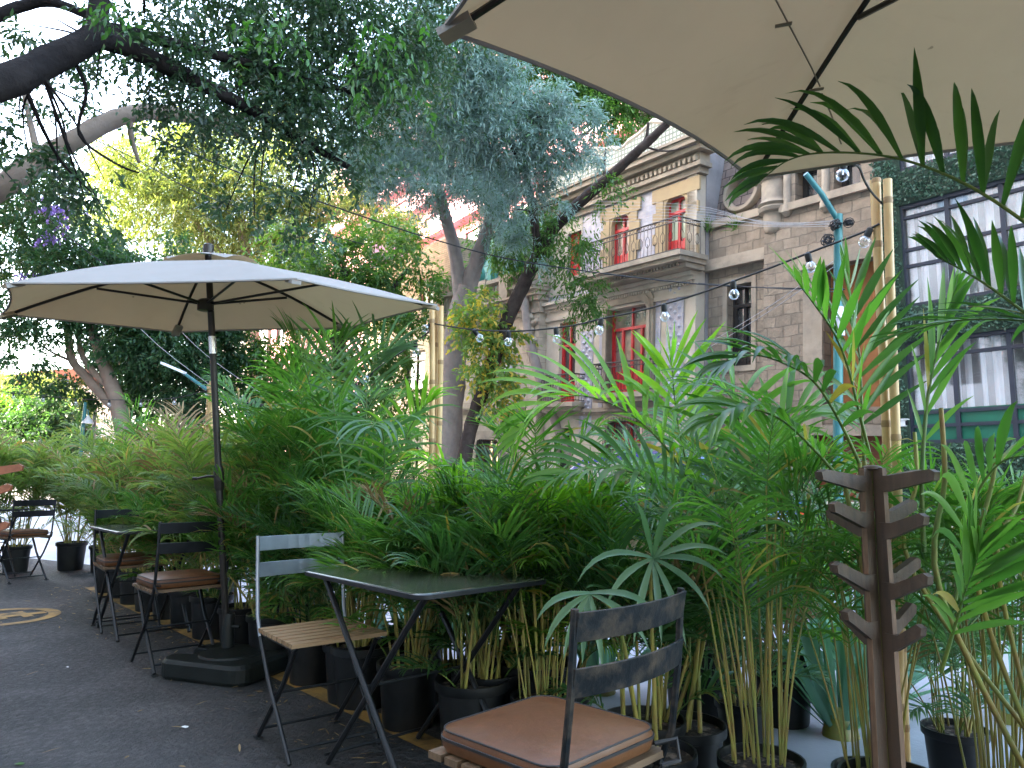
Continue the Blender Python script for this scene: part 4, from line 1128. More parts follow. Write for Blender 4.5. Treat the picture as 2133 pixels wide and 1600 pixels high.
def limb(m, pts, r0, r1, n=9, rng=None):
    p = [Vector(q) for q in pts]; C = []
    for i in range(len(p) - 1):
        p0, p1, p2, p3 = p[max(i - 1, 0)], p[i], p[i + 1], p[min(i + 2, len(p) - 1)]
        for k in range(5):
            u = k / 5
            C.append(.5 * ((2 * p1) + (p2 - p0) * u + (2 * p0 - 5 * p1 + 4 * p2 - p3) * u * u + (3 * p1 - p0 - 3 * p2 + p3) * u ** 3))
    C.append(p[-1]); k = len(C)
    rad = [r0 + (r1 - r0) * i / (k - 1) for i in range(k)]
    m.tube(C, rad, n, True, .07, rng)
def tree(label, root, limbs, crowns, barkm, group=None, extra=None):
    """limbs: list of (name, [pts], r0, r1) ; crowns: list of (matname, blobs, kwargs)"""
    t = thing('tree', label, 'tree', root, group)
    rng = random.Random(hash(label) % 1000 if False else len(label))
    par = None
    for nm, pts, r0, r1 in limbs:
        m = MB(); limb(m, pts, r0, r1, 10 if nm == 'trunk' else 7, rng)
        o = m.build(nm, M[barkm], t, True, fixn=False)
        for md in list(o.modifiers): o.modifiers.remove(md)
    for nm, mt_, blobs, kw in crowns:
        V_, F_ = blobcloud(blobs, **kw)
        npobj(nm, V_, F_, M[mt_], t)
    return t
def PB(l):   # (px, py, depth, radius)
    return [(P(x, y, d), r) for x, y, d, r in l]
def PL(l): return [P(x, y, d) for x, y, d in l]
def twigs_to(blobs, hubs, seed, r=.02):
    """thin boughs from limb points to blob centres"""
    rng = random.Random(seed); out = []
    for b, rad in blobs:
        h = min(hubs, key=lambda p: (p - b).length)
        mid = (h + b) / 2 + Vector((rng.uniform(-.2, .2), rng.uniform(-.2, .2), rng.uniform(.0, .25))) * (h - b).length * .5
        out.append(('bough', [h, mid, b], r, r * .25))
    return out
# 1 overhead fig tree on the terrace side (trunk stands left of the frame)
rt = V((-5.9, 5.2, 0))
b1 = PB([(330, 110, 6.6, .55), (430, 60, 6.8, .6), (560, 60, 7.2, .7), (690, 80, 7.6, .75), (520, 170, 6.9, .55), (640, 190, 7.2, .6), (760, 170, 7.8, .65), (420, 190, 6.6, .45), (300, 40, 6.4, .5), (560, -40, 7, .7), (760, -20, 7.6, .7), (880, 40, 8.2, .6),
         (700, 250, 7.6, .4), (600, 230, 7.2, .3), (250, 110, 6.2, .28), (180, 30, 6.2, .25), (360, 220, 6.8, .2), (830, 100, 8, .55), (150, 345, 6.4, .16), (200, 180, 6.2, .14), (50, 50, 6, .22), (100, 30, 6.1, .18), (480, 240, 6.9, .3)])
b1s = PB([(540, 400, 7.0, .16), (600, 440, 7.1, .22), (640, 380, 7.1, .2), (700, 330, 7.3, .3), (530, 460, 7.0, .15), (640, 480, 7.1, .18), (760, 340, 7.6, .3), (470, 440, 6.9, .16), (690, 420, 7.4, .16), (180, 420, 6.3, .18), (220, 380, 6.3, .16), (230, 460, 6.4, .14), (120, 380, 6.3, .22), (60, 330, 6.2, .2), (40, 260, 6.1, .2)])
hub1 = PL([(210, 90, 6.0), (330, 130, 6.4), (470, 200, 6.8), (560, 250, 7.1), (640, 300, 7.4), (430, 120, 6.6), (620, 160, 7.2), (300, 0, 6.2), (740, 200, 7.6), (90, 160, 5.6)])
tree('huge dark leaved tree overhanging the terrace with a thick black bough at the upper left', rt,
     [('trunk', [rt, rt + V((.1, 0, 1.5)), P(-560, 420, 5.0)], .26, .2),
      ('branch', [P(-560, 420, 5.0)] + PL([(-200, 240, 5.2), (0, 175, 5.4), (110, 125, 5.7), (195, 75, 5.9), (205, 20, 6.0), (215, -80, 6.1), (260, -240, 6.3), (250, -420, 6.4)]), .165, .04),
      ('branch', PL([(190, 75, 5.9), (260, 95, 6.2), (340, 135, 6.4), (470, 200, 6.8), (560, 250, 7.1), (640, 300, 7.4), (730, 350, 7.7)]), .1, .03),
      ('branch', PL([(205, 60, 6.0), (300, 75, 6.4), (430, 110, 6.6), (620, 160, 7.2), (760, 200, 7.6)]), .075, .025),
      ('branch', PL([(-60, 60, 6.2), (40, 15, 6.3), (110, 5, 6.3), (190, 35, 6.2)]), .06, .035),
      ('branch', PL([(150, 120, 5.9), (180, 190, 6.0), (165, 280, 6.2), (240, 340, 6.3), (290, 360, 6.4)]), .018, .008),
      ('branch', PL([(60, 200, 5.6), (90, 270, 5.9), (130, 340, 6.2), (190, 400, 6.3)]), .02, .007)] + twigs_to(b1 + b1s, hub1, 2, .014),
     [('crown', 'ficus', b1, dict(ntw=3200, lpt=9, LL=.07, LW=.032, seed=1, droop=.5, twig=.3, clump=.42, shape='leaf')),
      ('crown', 'ficus', b1s, dict(ntw=230, lpt=8, LL=.075, LW=.036, seed=2, droop=.5, twig=.22, clump=.5, shape='leaf')),
      ('crown', 'bright', PB([(760, 150, 5.6, .16), (850, 100, 5.6, .14), (835, 160, 5.6, .13), (800, 240, 5.6, .14), (780, 60, 5.6, .2), (720, 40, 5.6, .18), (900, 20, 5.8, .14), (860, 220, 5.8, .12), (600, 40, 5.6, .16), (470, 140, 5.8, .14), (500, 60, 5.8, .16), (230, 30, 5.6, .1), (960, 150, 6.0, .08)]),
       dict(ntw=70, lpt=6, LL=.085, LW=.034, seed=3, droop=1.1, twig=.25, clump=.6, hang=.9, shape='leaf'))], 'blackbark')
# 2 pale curved bough from the left
rt = V((-9.5, 9.5, 0))
b2 = PB([(560, 250, 10.2, .5), (60, 130, 9, .5), (20, 260, 9, .4), (130, 210, 9.2, .35)])
tree('tree with a smooth pale tan bough arching across the upper left sky', rt,
     [('trunk', [rt, rt + V((.2, 0, 2)), P(-420, 640, 9.0)], .28, .22),
      ('branch', [P(-420, 640, 9.0)] + PL([(-150, 480, 8.9), (0, 392, 8.8), (80, 335, 8.9), (160, 290, 9.0), (230, 252, 9.2), (290, 235, 9.4), (350, 235, 9.7), (420, 250, 10.0), (505, 275, 10.3)]), .165, .085),
      ('branch', PL([(270, 240, 9.3), (275, 290, 9.4), (290, 340, 9.5)]), .05, .02),
      ('branch', PL([(80, 335, 8.9), (60, 240, 9), (40, 150, 9)]), .05, .02), ('branch', PL([(420, 250, 10.0), (500, 240, 10.1), (570, 245, 10.2)]), .05, .02)],
     [('crown', 'ficus', b2, dict(ntw=160, lpt=8, LL=.085, LW=.038, seed=5, twig=.3, clump=.4))], 'tanbark')
# 3 forked tree across the road
rt = V((P(938, 1000, 21).x, 21, 0))
Z = lambda v, z: V((v.x, v.y, z))
b3 = PB([(930, 330, 19.5, .9), (880, 290, 19.5, .9), (820, 260, 19, .8), (860, 380, 19.8, .5), (800, 350, 19.5, .5), (960, 260, 19, 1.0), (1040, 400, 19, .45), (760, 290, 19, .6), (1010, 320, 18.5, .8), (900, 190, 18, .9), (800, 170, 18, .8), (1000, 190, 18, .8), (930, 410, 20, .35), (1010, 480, 20, .3), (1045, 460, 20, .3), (720, 300, 18, .5)])
tree('grey forked tree standing before the green roofed house, with silvery blue foliage', rt,
     [('trunk', [Z(rt, -.1), Z(rt, .25), P(936, 900, 21), P(945, 780, 21), P(952, 680, 21), P(972, 600, 21)], .42, .30),
      ('branch', PL([(962, 630, 21), (955, 570, 21), (945, 510, 20.8), (928, 450, 20.5), (915, 400, 20)]), .23, .15),
      ('branch', PL([(972, 615, 21), (990, 555, 20.8), (1008, 500, 20.4), (1025, 440, 20), (1010, 360, 19.4), (980, 280, 19)]), .26, .13),
      ('knot', PL([(938, 720, 20.75), (944, 690, 20.62), (950, 676, 20.72)]), .12, .05)] + twigs_to(b3, PL([(915, 400, 20), (1010, 360, 19.4), (980, 280, 19)]), 4, .07),
     [('crown', 'blueleaf', b3, dict(ntw=2600, lpt=12, LL=.2, LW=.036, seed=7, droop=.3, twig=.5, clump=.32, hang=.5, nsub=190))], 'bark')
# 4 leaning trunk with blue crown reaching toward the viewer
rt = V((P(958, 1005, 20).x, 20, 0))
b4 = PB([(1080, 230, 14.5, .6), (1000, 200, 14, .7), (1150, 240, 14.5, .45), (1200, 255, 15, .28), (1060, 300, 15, .65), (1150, 310, 15.3, .5), (980, 280, 14.5, .7), (1090, 375, 16, .5), (1160, 375, 16.3, .3), (1060, 440, 17, .4), (1120, 430, 17, .28), (1085, 500, 17.8, .22), (1215, 325, 16, .25), (940, 140, 13.5, .65), (1020, 140, 13.5, .45), (950, 60, 13, .6),
         (880, 80, 13, .6), (1255, 325, 16, .14), (1230, 245, 15, .12), (1110, 195, 14.5, .3), (850, 200, 13.5, .65), (1060, 120, 13.5, .25), (1110, 540, 18, .16), (780, 240, 14, .6), (730, 310, 15, .45), (800, 340, 15, .5), (1170, 420, 17, .14), (1140, 270, 14.8, .5), (900, 300, 14.6, .5), (1000, 380, 16, .45), (930, 380, 16, .35), (1220, 225, 15, .3), (1175, 200, 14.5, .3), (1255, 275, 15.2, .2), (1200, 290, 15.4, .3)])
ivy = PB([(1010, 690, 19.3, .5), (1020, 770, 19.3, .55), (1035, 720, 19.2, .45), (1030, 820, 19.3, .45), (985, 700, 19.4, .35), (1050, 790, 19.3, .35), (1000, 640, 19.3, .45), (1060, 700, 19.3, .3), (1040, 850, 19.4, .25), (995, 780, 19.3, .3)])
gr = PB([(1180, 590, 18.2, .4), (1215, 615, 18.2, .4), (1240, 640, 18.2, .3), (1170, 520, 18.6, .5), (1230, 490, 18, .4), (1150, 470, 18.6, .5), (1200, 660, 18.4, .2), (1270, 400, 17, .3)])
tree('leaning dark tree crossing before the red windowed house, bushy silver blue crown above', rt,
     [('trunk', [Z(rt, -.1), Z(rt, .3), P(972, 930, 20), P(990, 860, 20), P(1022, 770, 19.8), P(1058, 665, 19.5), P(1092, 590, 19.2), P(1122, 530, 18.8)], .2, .185),
      ('branch', PL([(1120, 535, 18.8), (1150, 480, 18.4), (1205, 425, 17.8), (1262, 375, 17.2), (1318, 325, 16.6), (1372, 275, 16.1), (1420, 225, 15.6), (1480, 150, 15.2), (1500, 60, 15)]), .18, .05),
      ('branch', PL([(1262, 375, 17.2), (1258, 350, 17.2), (1262, 310, 17.2)]), .05, .02), ('branch', PL([(1318, 325, 16.6), (1345, 290, 16.5), (1350, 255, 16.4)]), .06, .03),
      ('branch', PL([(1340, 305, 16.4), (1390, 315, 16.2), (1450, 300, 16.0)]), .03, .01), ('branch', PL([(1122, 530, 18.8), (1110, 440, 17.5), (1090, 350, 15.8), (1040, 260, 14.6), (960, 160, 13.8)]), .13, .04)]
     + twigs_to(b4, PL([(1110, 440, 17.5), (1090, 350, 15.8), (1040, 260, 14.6), (960, 160, 13.8)]), 6, .03),
     [('crown', 'blueleaf', b4, dict(ntw=5600, lpt=13, LL=.13, LW=.026, seed=8, droop=.3, twig=.36, clump=.34, hang=.3, nsub=330)),
      ('sucker_shoots', 'ivy', ivy, dict(ntw=360, lpt=8, LL=.17, LW=.08, seed=9, droop=.9, twig=.4, clump=.5, shape='leaf')),
      ('crown', 'midleaf', gr, dict(ntw=420, lpt=9, LL=.16, LW=.045, seed=10, droop=.9, twig=.5, clump=.5))], 'darkbark')
# 5 light green tree behind the leaning trunk
rt = V((P(1150, 1000, 24).x + 1.2, 24, 0))
b5 = PB([(1150, 180, 25, 1.3), (1250, 210, 25, 1.2), (1330, 230, 25, 1.0), (1200, 120, 25, 1.2), (1280, 270, 24.5, .8), (1100, 140, 25, 1.2), (1180, 380, 25, .8), (1060, 150, 25, 1.0), (1350, 180, 25, .9), (1300, 330, 25, .5), (1020, 540, 25, .5), (1080, 490, 25, .6), (1010, 470, 25, .6), (1050, 560, 25, .4)])
tree('sunny yellow green tree peeping between the blue foliage and the overhead parasol', rt,
     [('trunk', [Z(rt, 0), P(1100, 700, 25), P(1110, 480, 25)], .2, .12), ('branch', PL([(1110, 480, 25), (1170, 330, 25), (1280, 230, 25)]), .1, .04), ('branch', PL([(1110, 480, 25), (1090, 300, 25), (1100, 150, 25)]), .1, .04)],
     [('crown', 'midleaf', b5, dict(ntw=3600, lpt=11, LL=.2, LW=.06, seed=12, droop=.7, twig=.7, clump=.42))], 'bark')
# 6 golden trees far along the street
b6 = PB([(330, 330, 44, 3.2), (420, 300, 45, 2.8), (500, 350, 46, 3.4), (600, 330, 46, 3.0), (700, 420, 46, 2.8), (280, 420, 43, 2.6), (380, 430, 44, 3.2), (480, 450, 45, 3.0), (580, 440, 46, 2.8), (780, 400, 47, 2.2), (650, 490, 46, 2.6), (330, 270, 44, 1.6), (240, 480, 43, 2.2), (820, 460, 47, 1.8), (200, 400, 43, 1.8), (540, 270, 46, 1.6), (780, 500, 46, 2.0), (860, 510, 47, 1.3), (560, 520, 45, 2.4), (440, 510, 45, 2.4)])
rt = V((P(540, 985, 45).x, 45, 0))
tree('tall golden green feathery tree in full sun far along the street', rt,
     [('trunk', [Z(rt, 0), P(530, 800, 45), P(520, 600, 45), P(500, 450, 45)], .5, .3), ('branch', PL([(520, 600, 45), (420, 480, 44.5), (340, 360, 44)]), .25, .1), ('branch', PL([(520, 600, 45), (640, 480, 46), (760, 420, 47)]), .25, .1)],
     [('crown', 'goldleaf', b6, dict(ntw=6500, lpt=11, LL=.38, LW=.085, seed=13, droop=.5, twig=1.3, clump=.36, nsub=260))], 'tanbark')
# 7 dark green bushy tree in front of the beige house
b7 = PB([(640, 570, 30, 1.8), (740, 590, 30, 1.8), (840, 560, 30, 1.6), (690, 530, 31, 1.4), (800, 500, 31, 1.3), (880, 620, 30, .9), (590, 560, 30, 1.4), (640, 760, 29, 1.7), (730, 800, 29, 1.9), (800, 720, 29, 1.4), (580, 820, 29, 1.6), (680, 860, 28.5, 1.8), (790, 850, 28.5, 1.5), (560, 740, 29, 1.1), (860, 700, 29.5, .8), (840, 800, 29, .8), (880, 560, 30, .8), (650, 680, 29.5, .6), (900, 780, 29, .4), (520, 760, 29, .8), (770, 630, 30, 1.0)])
rt = V((P(720, 990, 29.5).x, 29.5, 0))
tree('broad dark green tree beside the beige house, behind the parasol canopy edge', rt,
     [('trunk', [Z(rt, 0), P(715, 850, 29.5), P(705, 700, 29.8), P(720, 560, 30)], .4, .22), ('branch', PL([(705, 720, 29.8), (620, 640, 30), (590, 560, 30)]), .18, .08), ('branch', PL([(705, 720, 29.8), (800, 620, 30), (850, 560, 30)]), .18, .08)],
     [('crown', 'midleaf', b7, dict(ntw=3400, lpt=11, LL=.24, LW=.09, seed=14, droop=.4, twig=.7, clump=.4, nsub=260))], 'darkbark')
# 8 dark mass of trees left, with the pale multi stemmed trunk
b8 = PB([(80, 560, 26, 1.5), (30, 480, 26, 1.6), (150, 520, 26, 1.3), (100, 430, 27, 1.6), (210, 560, 26, 1.2), (20, 640, 25, 1.1), (90, 680, 25, .9), (60, 760, 25, .5), (170, 640, 25, .8), (250, 700, 26, 1.2), (330, 700, 26, 1.4), (420, 720, 27, 1.2), (300, 620, 26, 1.3), (400, 620, 27, 1.4), (350, 800, 26.5, 1.0), (270, 800, 27, .8), (480, 640, 28, 1.0), (20, 390, 27, 1.3), (330, 540, 27, 1.2), (230, 640, 26, .9), (150, 820, 27, .55), (180, 780, 27, .5), (420, 830, 27.5, .7), (190, 870, 28, .6), (140, 900, 28, .5), (330, 870, 29, 1.2), (430, 900, 29, 1.1), (500, 850, 29, 1.1), (540, 900, 29, 1.0), (390, 800, 29, 1.2), (470, 760, 29, 1.2), (310, 760, 28, 1.0)])
rt = V((P(268, 985, 25.5).x, 25.5, 0))
tree('shady tree with pale sinuous multiple stems at the left under the parasol canopy', rt,
     [('trunk', [Z(rt, 0), P(262, 920, 25.5), P(246, 850, 25.5), P(232, 800, 25.5), P(216, 760, 25.6), P(195, 700, 25.8), P(182, 640, 26)], .34, .13),
      ('branch', PL([(240, 845, 25.5), (215, 825, 25.6), (180, 785, 25.8), (150, 750, 26), (140, 690, 26.2), (130, 620, 26.4)]), .2, .1), ('branch', PL([(228, 805, 25.5), (190, 770, 25.7), (165, 720, 26), (170, 650, 26.2)]), .14, .07),
      ('branch', PL([(150, 752, 26), (110, 735, 26), (80, 715, 26)]), .06, .02)],
     [('crown', 'deepleaf', b8, dict(ntw=6400, lpt=11, LL=.2, LW=.085, seed=15, droop=.4, twig=.6, clump=.42, nsub=300)),
      ('blossom', 'purple', PB([(118, 435, 24.5, .35), (95, 490, 24.5, .25), (160, 440, 24.5, .2), (135, 465, 24.4, .2), (55, 568, 24.4, .15)]), dict(ntw=45, lpt=8, LL=.12, LW=.09, seed=16, twig=.25, clump=.5))], 'tanbark')
# 9 slim trunks in the shade
for (x, d, lab, pts) in [(402, 28, 'slim pale trunk rising between the parasol pole and the far lamp arm', [(404, 985), (400, 860), (398, 760), (410, 680), (425, 620)]), (290, 29, 'thin forked tree right of the pale sinuous trunk', [(288, 985), (290, 880), (291, 820), (286, 780), (280, 740)])]:
    rt = V((P(x, 985, d).x, d, 0)); pl = [P(a, b, d) for a, b in pts]
    tree(lab, rt, [('trunk', [Z(rt, 0)] + pl[1:], .2 if x > 300 else .12, .1), ('branch', [pl[2], P(pts[2][0] + 30, pts[2][1] - 40, d), P(pts[2][0] + 50, pts[2][1] - 90, d)], .07, .03)],
         [('crown', 'deepleaf', [(pl[-1], 1.2), (pl[-1] + V((.9, .3, .2)), 1.0), (pl[-1] + V((-.8, .3, .3)), .9)], dict(ntw=900, lpt=10, LL=.2, LW=.08, seed=int(x), twig=.6, clump=.45))], 'tanbark')
# 10 far sunlit trees at the left end
for k, (x, y, d, r, mt_, lab) in enumerate([(60, 830, 60, 2.2, 'goldleaf', 'low sunlit yellow green tree at the far left end of the street'), (-60, 840, 62, 2.6, 'goldleaf', 'yellow green treetop cut off by the left edge'),
                                  (90, 900, 42, 1.6, 'deepleaf', 'small round dark tree at the far left below the sunlit treetops'), (10, 880, 48, 1.8, 'midleaf', 'grey green round tree at the left edge beyond the palms'), (125, 850, 58, 1.4, 'goldleaf', 'sunlit bush crown left of the far teal lamp post')]):
    c = P(x, y, d); rt = V((c.x, c.y, 0))
    bl = [(c + V((dx * r, dy * r, dz * r)), r * .62) for dx, dy, dz in ((0, 0, 0), (-.7, .2, .1), (.7, -.2, .05), (0, .3, .55), (-.4, -.3, -.3), (.45, 0, -.35), (-.9, 0, -.4), (.9, .1, -.3), (.3, .2, .4))]
    tree(lab, rt, [('trunk', [Z(rt, -.1), rt + V((.1, 0, c.z * .5)), c], .25, .12), ('branch', [rt + V((.1, 0, c.z * .5)), c + V((-.6 * r, 0, 0))], .1, .04), ('branch', [rt + V((.1, 0, c.z * .5)), c + V((.6 * r, 0, 0))], .1, .04)],
         [('crown', mt_, bl, dict(ntw=1500, lpt=10, LL=.3, LW=.13, seed=80 + k, twig=.8, clump=.42))], 'darkbark')
# shrubs at the foot of the hedge covered building
for k, (x, d) in enumerate([(1905, 9.6), (1975, 9.3), (2040, 9.0), (2110, 8.8), (2180, 8.6)]):
    c = V((P(x, 985, d).x, d, .0)); t = thing('flowering_shrub', 'low flowering shrub in the bed below the maroon louvres', 'shrub', c, 'shrubs below the maroon louvres')
    V_, F_ = blobcloud([(c + V((0, 0, .12)), .2), (c + V((.3, .1, .1)), .18), (c + V((-.25, -.1, .08)), .18)], 420, 7, .1, .05, 200 + k, twig=.2, clump=.5); npobj('foliage', V_, F_, M['midleaf'], t)
    V_, F_ = blobcloud([(c + V((0, -.1, .2)), .25), (c + V((.2, 0, .18)), .2)], 60, 4, .05, .045, 300 + k, twig=.06, clump=.6); npobj('blossom', V_, F_, M['flower'], t)
# ================================================================ houses
TILT = R(3.0); DF = 15.0
RT = -S_DIR; UPV = Vector((0, 0, 1))
rgt = RT * math.cos(TILT) - UPV * math.sin(TILT); upv = UPV * math.cos(TILT) + RT * math.sin(TILT)
PIV = N_AW * DF + S_DIR * 17.0
FH = Frame(PIV, rgt, -N_AW, upv)
def wallholes(m, F, u0, u1, v0, v1, holes, w=0.0, depth=.3):
    us = sorted(set([u0, u1] + [min(max(x, u0), u1) for h in holes for x in h[:2]])); vs = sorted(set([v0, v1] + [min(max(x, v0), v1) for h in holes for x in h[2:]]))
    for a, b in zip(us, us[1:]):
        for c, d in zip(vs, vs[1:]):
            mu, mv = (a + b) / 2, (c + d) / 2
            if any(h[0] < mu < h[1] and h[2] < mv < h[3] for h in holes): continue
            m.face([F(a, w, c), F(b, w, c), F(b, w, d), F(a, w, d)], [(a, c), (b, c), (b, d), (a, d)])
    for h in holes:
        a, b, c, d = h
        for p, q in (((a, c), (b, c)), ((b, c), (b, d)), ((b, d), (a, d)), ((a, d), (a, c))):
            m.face([F(p[0], w, p[1]), F(q[0], w, q[1]), F(q[0], w - depth, q[1]), F(p[0], w - depth, p[1])], [p, q, (q[0] + depth, q[1]), (p[0] + depth, p[1])])
    for (p, q) in (((u0, v0), (u0, v1)), ((u1, v0), (u1, v1)), ((u0, v1), (u1, v1))):
        m.face([F(p[0], w, p[1]), F(q[0], w, q[1]), F(q[0], w - depth, q[1]), F(p[0], w - depth, p[1])], [p, q, (q[0] + depth, q[1]), (p[0] + depth, p[1])])
def window(F, hole, par, fm, gm, cols=2, trans=.24, panel=.28, w=-.2, fr=.07, name='window', label=None, grille=False, arch=False):
    a, b, c, d = hole; m = MB()
    m.box(F, a, a + fr, w, w + .08, c, d); m.box(F, b - fr, b, w, w + .08, c, d); m.box(F, a + fr, b - fr, w, w + .08, d - fr, d); m.box(F, a + fr, b - fr, w, w + .08, c, c + fr)
    vt = d - (d - c) * trans; vp = c + (d - c) * panel
    if trans: m.box(F, a + fr, b - fr, w, w + .09, vt - fr * .6, vt + fr * .6)
    iw = (b - a - 2 * fr) / cols
    for k in range(cols + 1):
        u = a + fr + iw * k
        m.box(F, u - fr * .55, u + fr * .55, w + .003, w + .075, c + fr, vt - fr * .6 if trans else d - fr)
        if trans and 0 < k < cols and k * 2 == cols: m.box(F, u - fr * .35, u + fr * .35, w + .003, w + .07, vt + fr * .6, d - fr)
    if panel:
        m.box(F, a + fr, b - fr, w + .004, w + .05, c + fr, vp)
        for k in range(cols):
            u = a + fr + iw * k; m.box(F, u + fr * .9, u + iw - fr * .9, w + .05, w + .066, c + fr * 2, vp - fr)
    o = m.build(name, M[fm], par)
    if label: o['label'] = label
    m = MB(); m.box(F, a + .01, b - .01, w - .03, w + .012, c + .01, d - .01); m.build('pane', M[gm], o)
    return o
def railing(F, par, path, v0, h=.95, sp=.13, belly=0.0):
    """path: list of (u, w)"""
    m = MB(); pts = [F(u, w, v0 + h) for u, w in path]
    for z, r in ((h, .022), (h - .13, .014), (.06, .014)): m.tube([F(u, w, v0 + z) for u, w in path], r, 5)
    for (p, q) in zip(path, path[1:]):
        L = math.hypot(q[0] - p[0], q[1] - p[1]); n = max(2, int(L / sp))
        for k in range(n + 1):
            t = k / n; u = p[0] + (q[0] - p[0]) * t; w = p[1] + (q[1] - p[1]) * t
            m.tube([F(u, w, v0 + .06), F(u, w, v0 + h * .42), ] if k % 2 else [F(u, w, v0 + .06), F(u, w, v0 + h - .13)], .009, 4, False)
            if k < n:
                du, dw = (q[0] - p[0]) / n, (q[1] - p[1]) / n
                cu, cw = u + du / 2, w + dw / 2
                m.tube([F(cu + du * .4 * math.cos(x), cw + dw * .4 * math.cos(x), v0 + h - .065 + .055 * math.sin(x)) for x in [2 * math.pi * j / 8 for j in range(9)]], .008, 3, False)
            if k % 2 and k + 1 <= n:
                du, dw = (q[0] - p[0]) / n, (q[1] - p[1]) / n
                m.tube([F(u, w, v0 + h * .3), F(u - du * .55, w - dw * .55, v0 + h * .4), F(u - du * .55, w - dw * .55, v0 + h * .55), F(u, w, v0 + h * .66), F(u + du * .55, w + dw * .55, v0 + h * .55), F(u + du * .55, w + dw * .55, v0 + h * .4), F(u, w, v0 + h * .3)], .009, 3, False)
                m.tube([F(u, w, v0 + h * .66), F(u, w, v0 + h - .13)], .009, 4, False)
    return m.build('railing', M['iron'], par)
def cornice(F, par, u0, u1, v0, steps, mt_, w0=0.0, dent=None, name='cornice', ends=True):
    m = MB(); v = v0
    for h, pr in steps:
        e = pr if ends else 0
        m.box(F, u0 - e, u1 + e, w0 - .25, w0 + pr, v, v + h - .002); v += h
    if dent:
        dv, dh, dw, pr = dent; u = u0
        while u < u1:
            m.box(F, u, u + dw, w0 + .002, w0 + pr, v0 + dv, v0 + dv + dh); u += dw * 2
    return m.build(name, M[mt_], par)
def hroot(name, label, u):
    p = FH(u, 0, 0); p.z = 0
    return thing(name, label, 'house', p, 'old houses across the street')
rc = FH.rect
# ---------------------------------------------------------------- red windowed house
uL = FH.uv(1139, 700)[0]; uR = FH.uv(1452, 530)[0]
rh = hroot('house', 'cream three storey house with red doors, blue tiles and black balconies', (uL + uR) / 2)
vS = FH.uv(1340, 560)[1]      # balcony slab top
vC = FH.uv(1345, 402)[1]      # cornice foot
dU = [rc(1384, 1432, 411, 528), rc(1272, 1313, 451, 556), rc(1183, 1211, 484, 575)]
dM = [rc(1268, 1353, 633, 832), rc(1164, 1198, 671, 850)]
dG = [rc(1268, 1347, 878, 985), rc(1158, 1190, 892, 1010)]
m = MB(); wallholes(m, FH, uL, uR, -1.6, vS - .35, dM + dG); m.build('wall', M['cream'], rh)
m = MB(); wallholes(m, FH, uL, uR, vS - .35, vC, dU, -.004); m.build('tiled_wall', M['tile'], rh)
m = MB(); m.box(FH, uL, uR, -9, -.34, -1.6, vC + 1.5); m.build('body', M['grey'], rh)
m = MB(); uS = FH.uv(1213, 520)[0]
wallholes(m, FH, uL, uS, vS - .2, vC, [dU[2]], .02, .32); m.box(FH, uR - .34, uR + .012, -.3, .05, -1.6, vC); m.build('corner_strip', M['cream'], rh)
for i, (h, nm) in enumerate(zip(dU, ('window',) * 3)):
    window(FH, h, rh, 'redpaint', ('glassgreen', 'glasswarm', 'glasswarm')[i], 2, .25, .27)
    # quoined surround
    a, b, c, d = h; m = MB(); k = 0; v = vS
    if i < 2:
        while v < d:
            e = .42 if k % 2 == 0 else .30
            v2 = min(v + .3, d)
            m.box(FH, a - e, a - .02, -.02, .05, v, v2 - .006); m.box(FH, b + .02, b + e, -.02, .05, v, v2 - .006); v = v2; k += 1
        m.box(FH, a - .45, b + .45, -.02, .055, d, d + .38)
        m.box(FH, a - .02, a + .05, -.2, .03, c, d); m.box(FH, b - .05, b + .02, -.2, .03, c, d)
        for sx, ex in ((a, 1), (b, -1)):
            m.prism([(sx + ex * .05, d), (sx + ex * .05, d - .2), (sx + ex * .09, d - .08), (sx + ex * .22, d)], FH, -.15, .03)
        m.build('surround', M['ochre'], rh)
# balcony upper
uB0 = FH.uv(1208, 590, .8)[0]; uB1 = FH.uv(1452, 533, .8)[0]
m = MB(); m.box(FH, uB0 - .12, uR + .3, -.1, .98, vS - .16, vS - .03); m.box(FH, uB0 - .06, uR + .24, -.1, .9, vS - .28, vS - .162); m.box(FH, uB0, uR + .18, -.1, .62, vS - .42, vS - .282)
u = uB0
while u < uR: m.box(FH, u, u + .06, .5, .7, vS - .36, vS - .284); u += .12
bl = m.build('balcony', M['stonetrim'], rh)
railing(FH, bl, [(uB0, .0), (uB0, .85), (uR + .12, .85), (uR + .12, 0)], vS - .03, .92, .135)
cornice(FH, rh, uL, uR + .02, vS - 1.05, [(.12, .08), (.28, .04), (.12, .14), (.1, .26)], 'cream', name='frieze', dent=(.3, .08, .05, .12), ends=False)
cornice(FH, rh, uL, uR + .05, vC, [(.16, .1), (.12, .22), (.26, .14), (.14, .34), (.16, .5), (.08, .56)], 'stonetrim', dent=(.3, .14, .09, .26))
pt = vC + .92; m = MB(); n = 40; top = []
for k in range(n + 1):
    t = k / n; s_ = abs(math.sin(t * math.pi * 2.5 + .4)); top.append((uL + (uR - uL) * t, pt + .75 + .28 * (1 - s_) ** 1.5 - (.1 if s_ > .97 else 0)))
m.prism([(uL, pt), (uR, pt)] + list(reversed(top)), FH, -.1, .12); m.build('parapet', M['lattice'], rh)
m = MB(); m.tube([FH(u, .02, v + .05) for u, v in top], .13, 6); m.build('parapet_coping', M['cream'], rh)
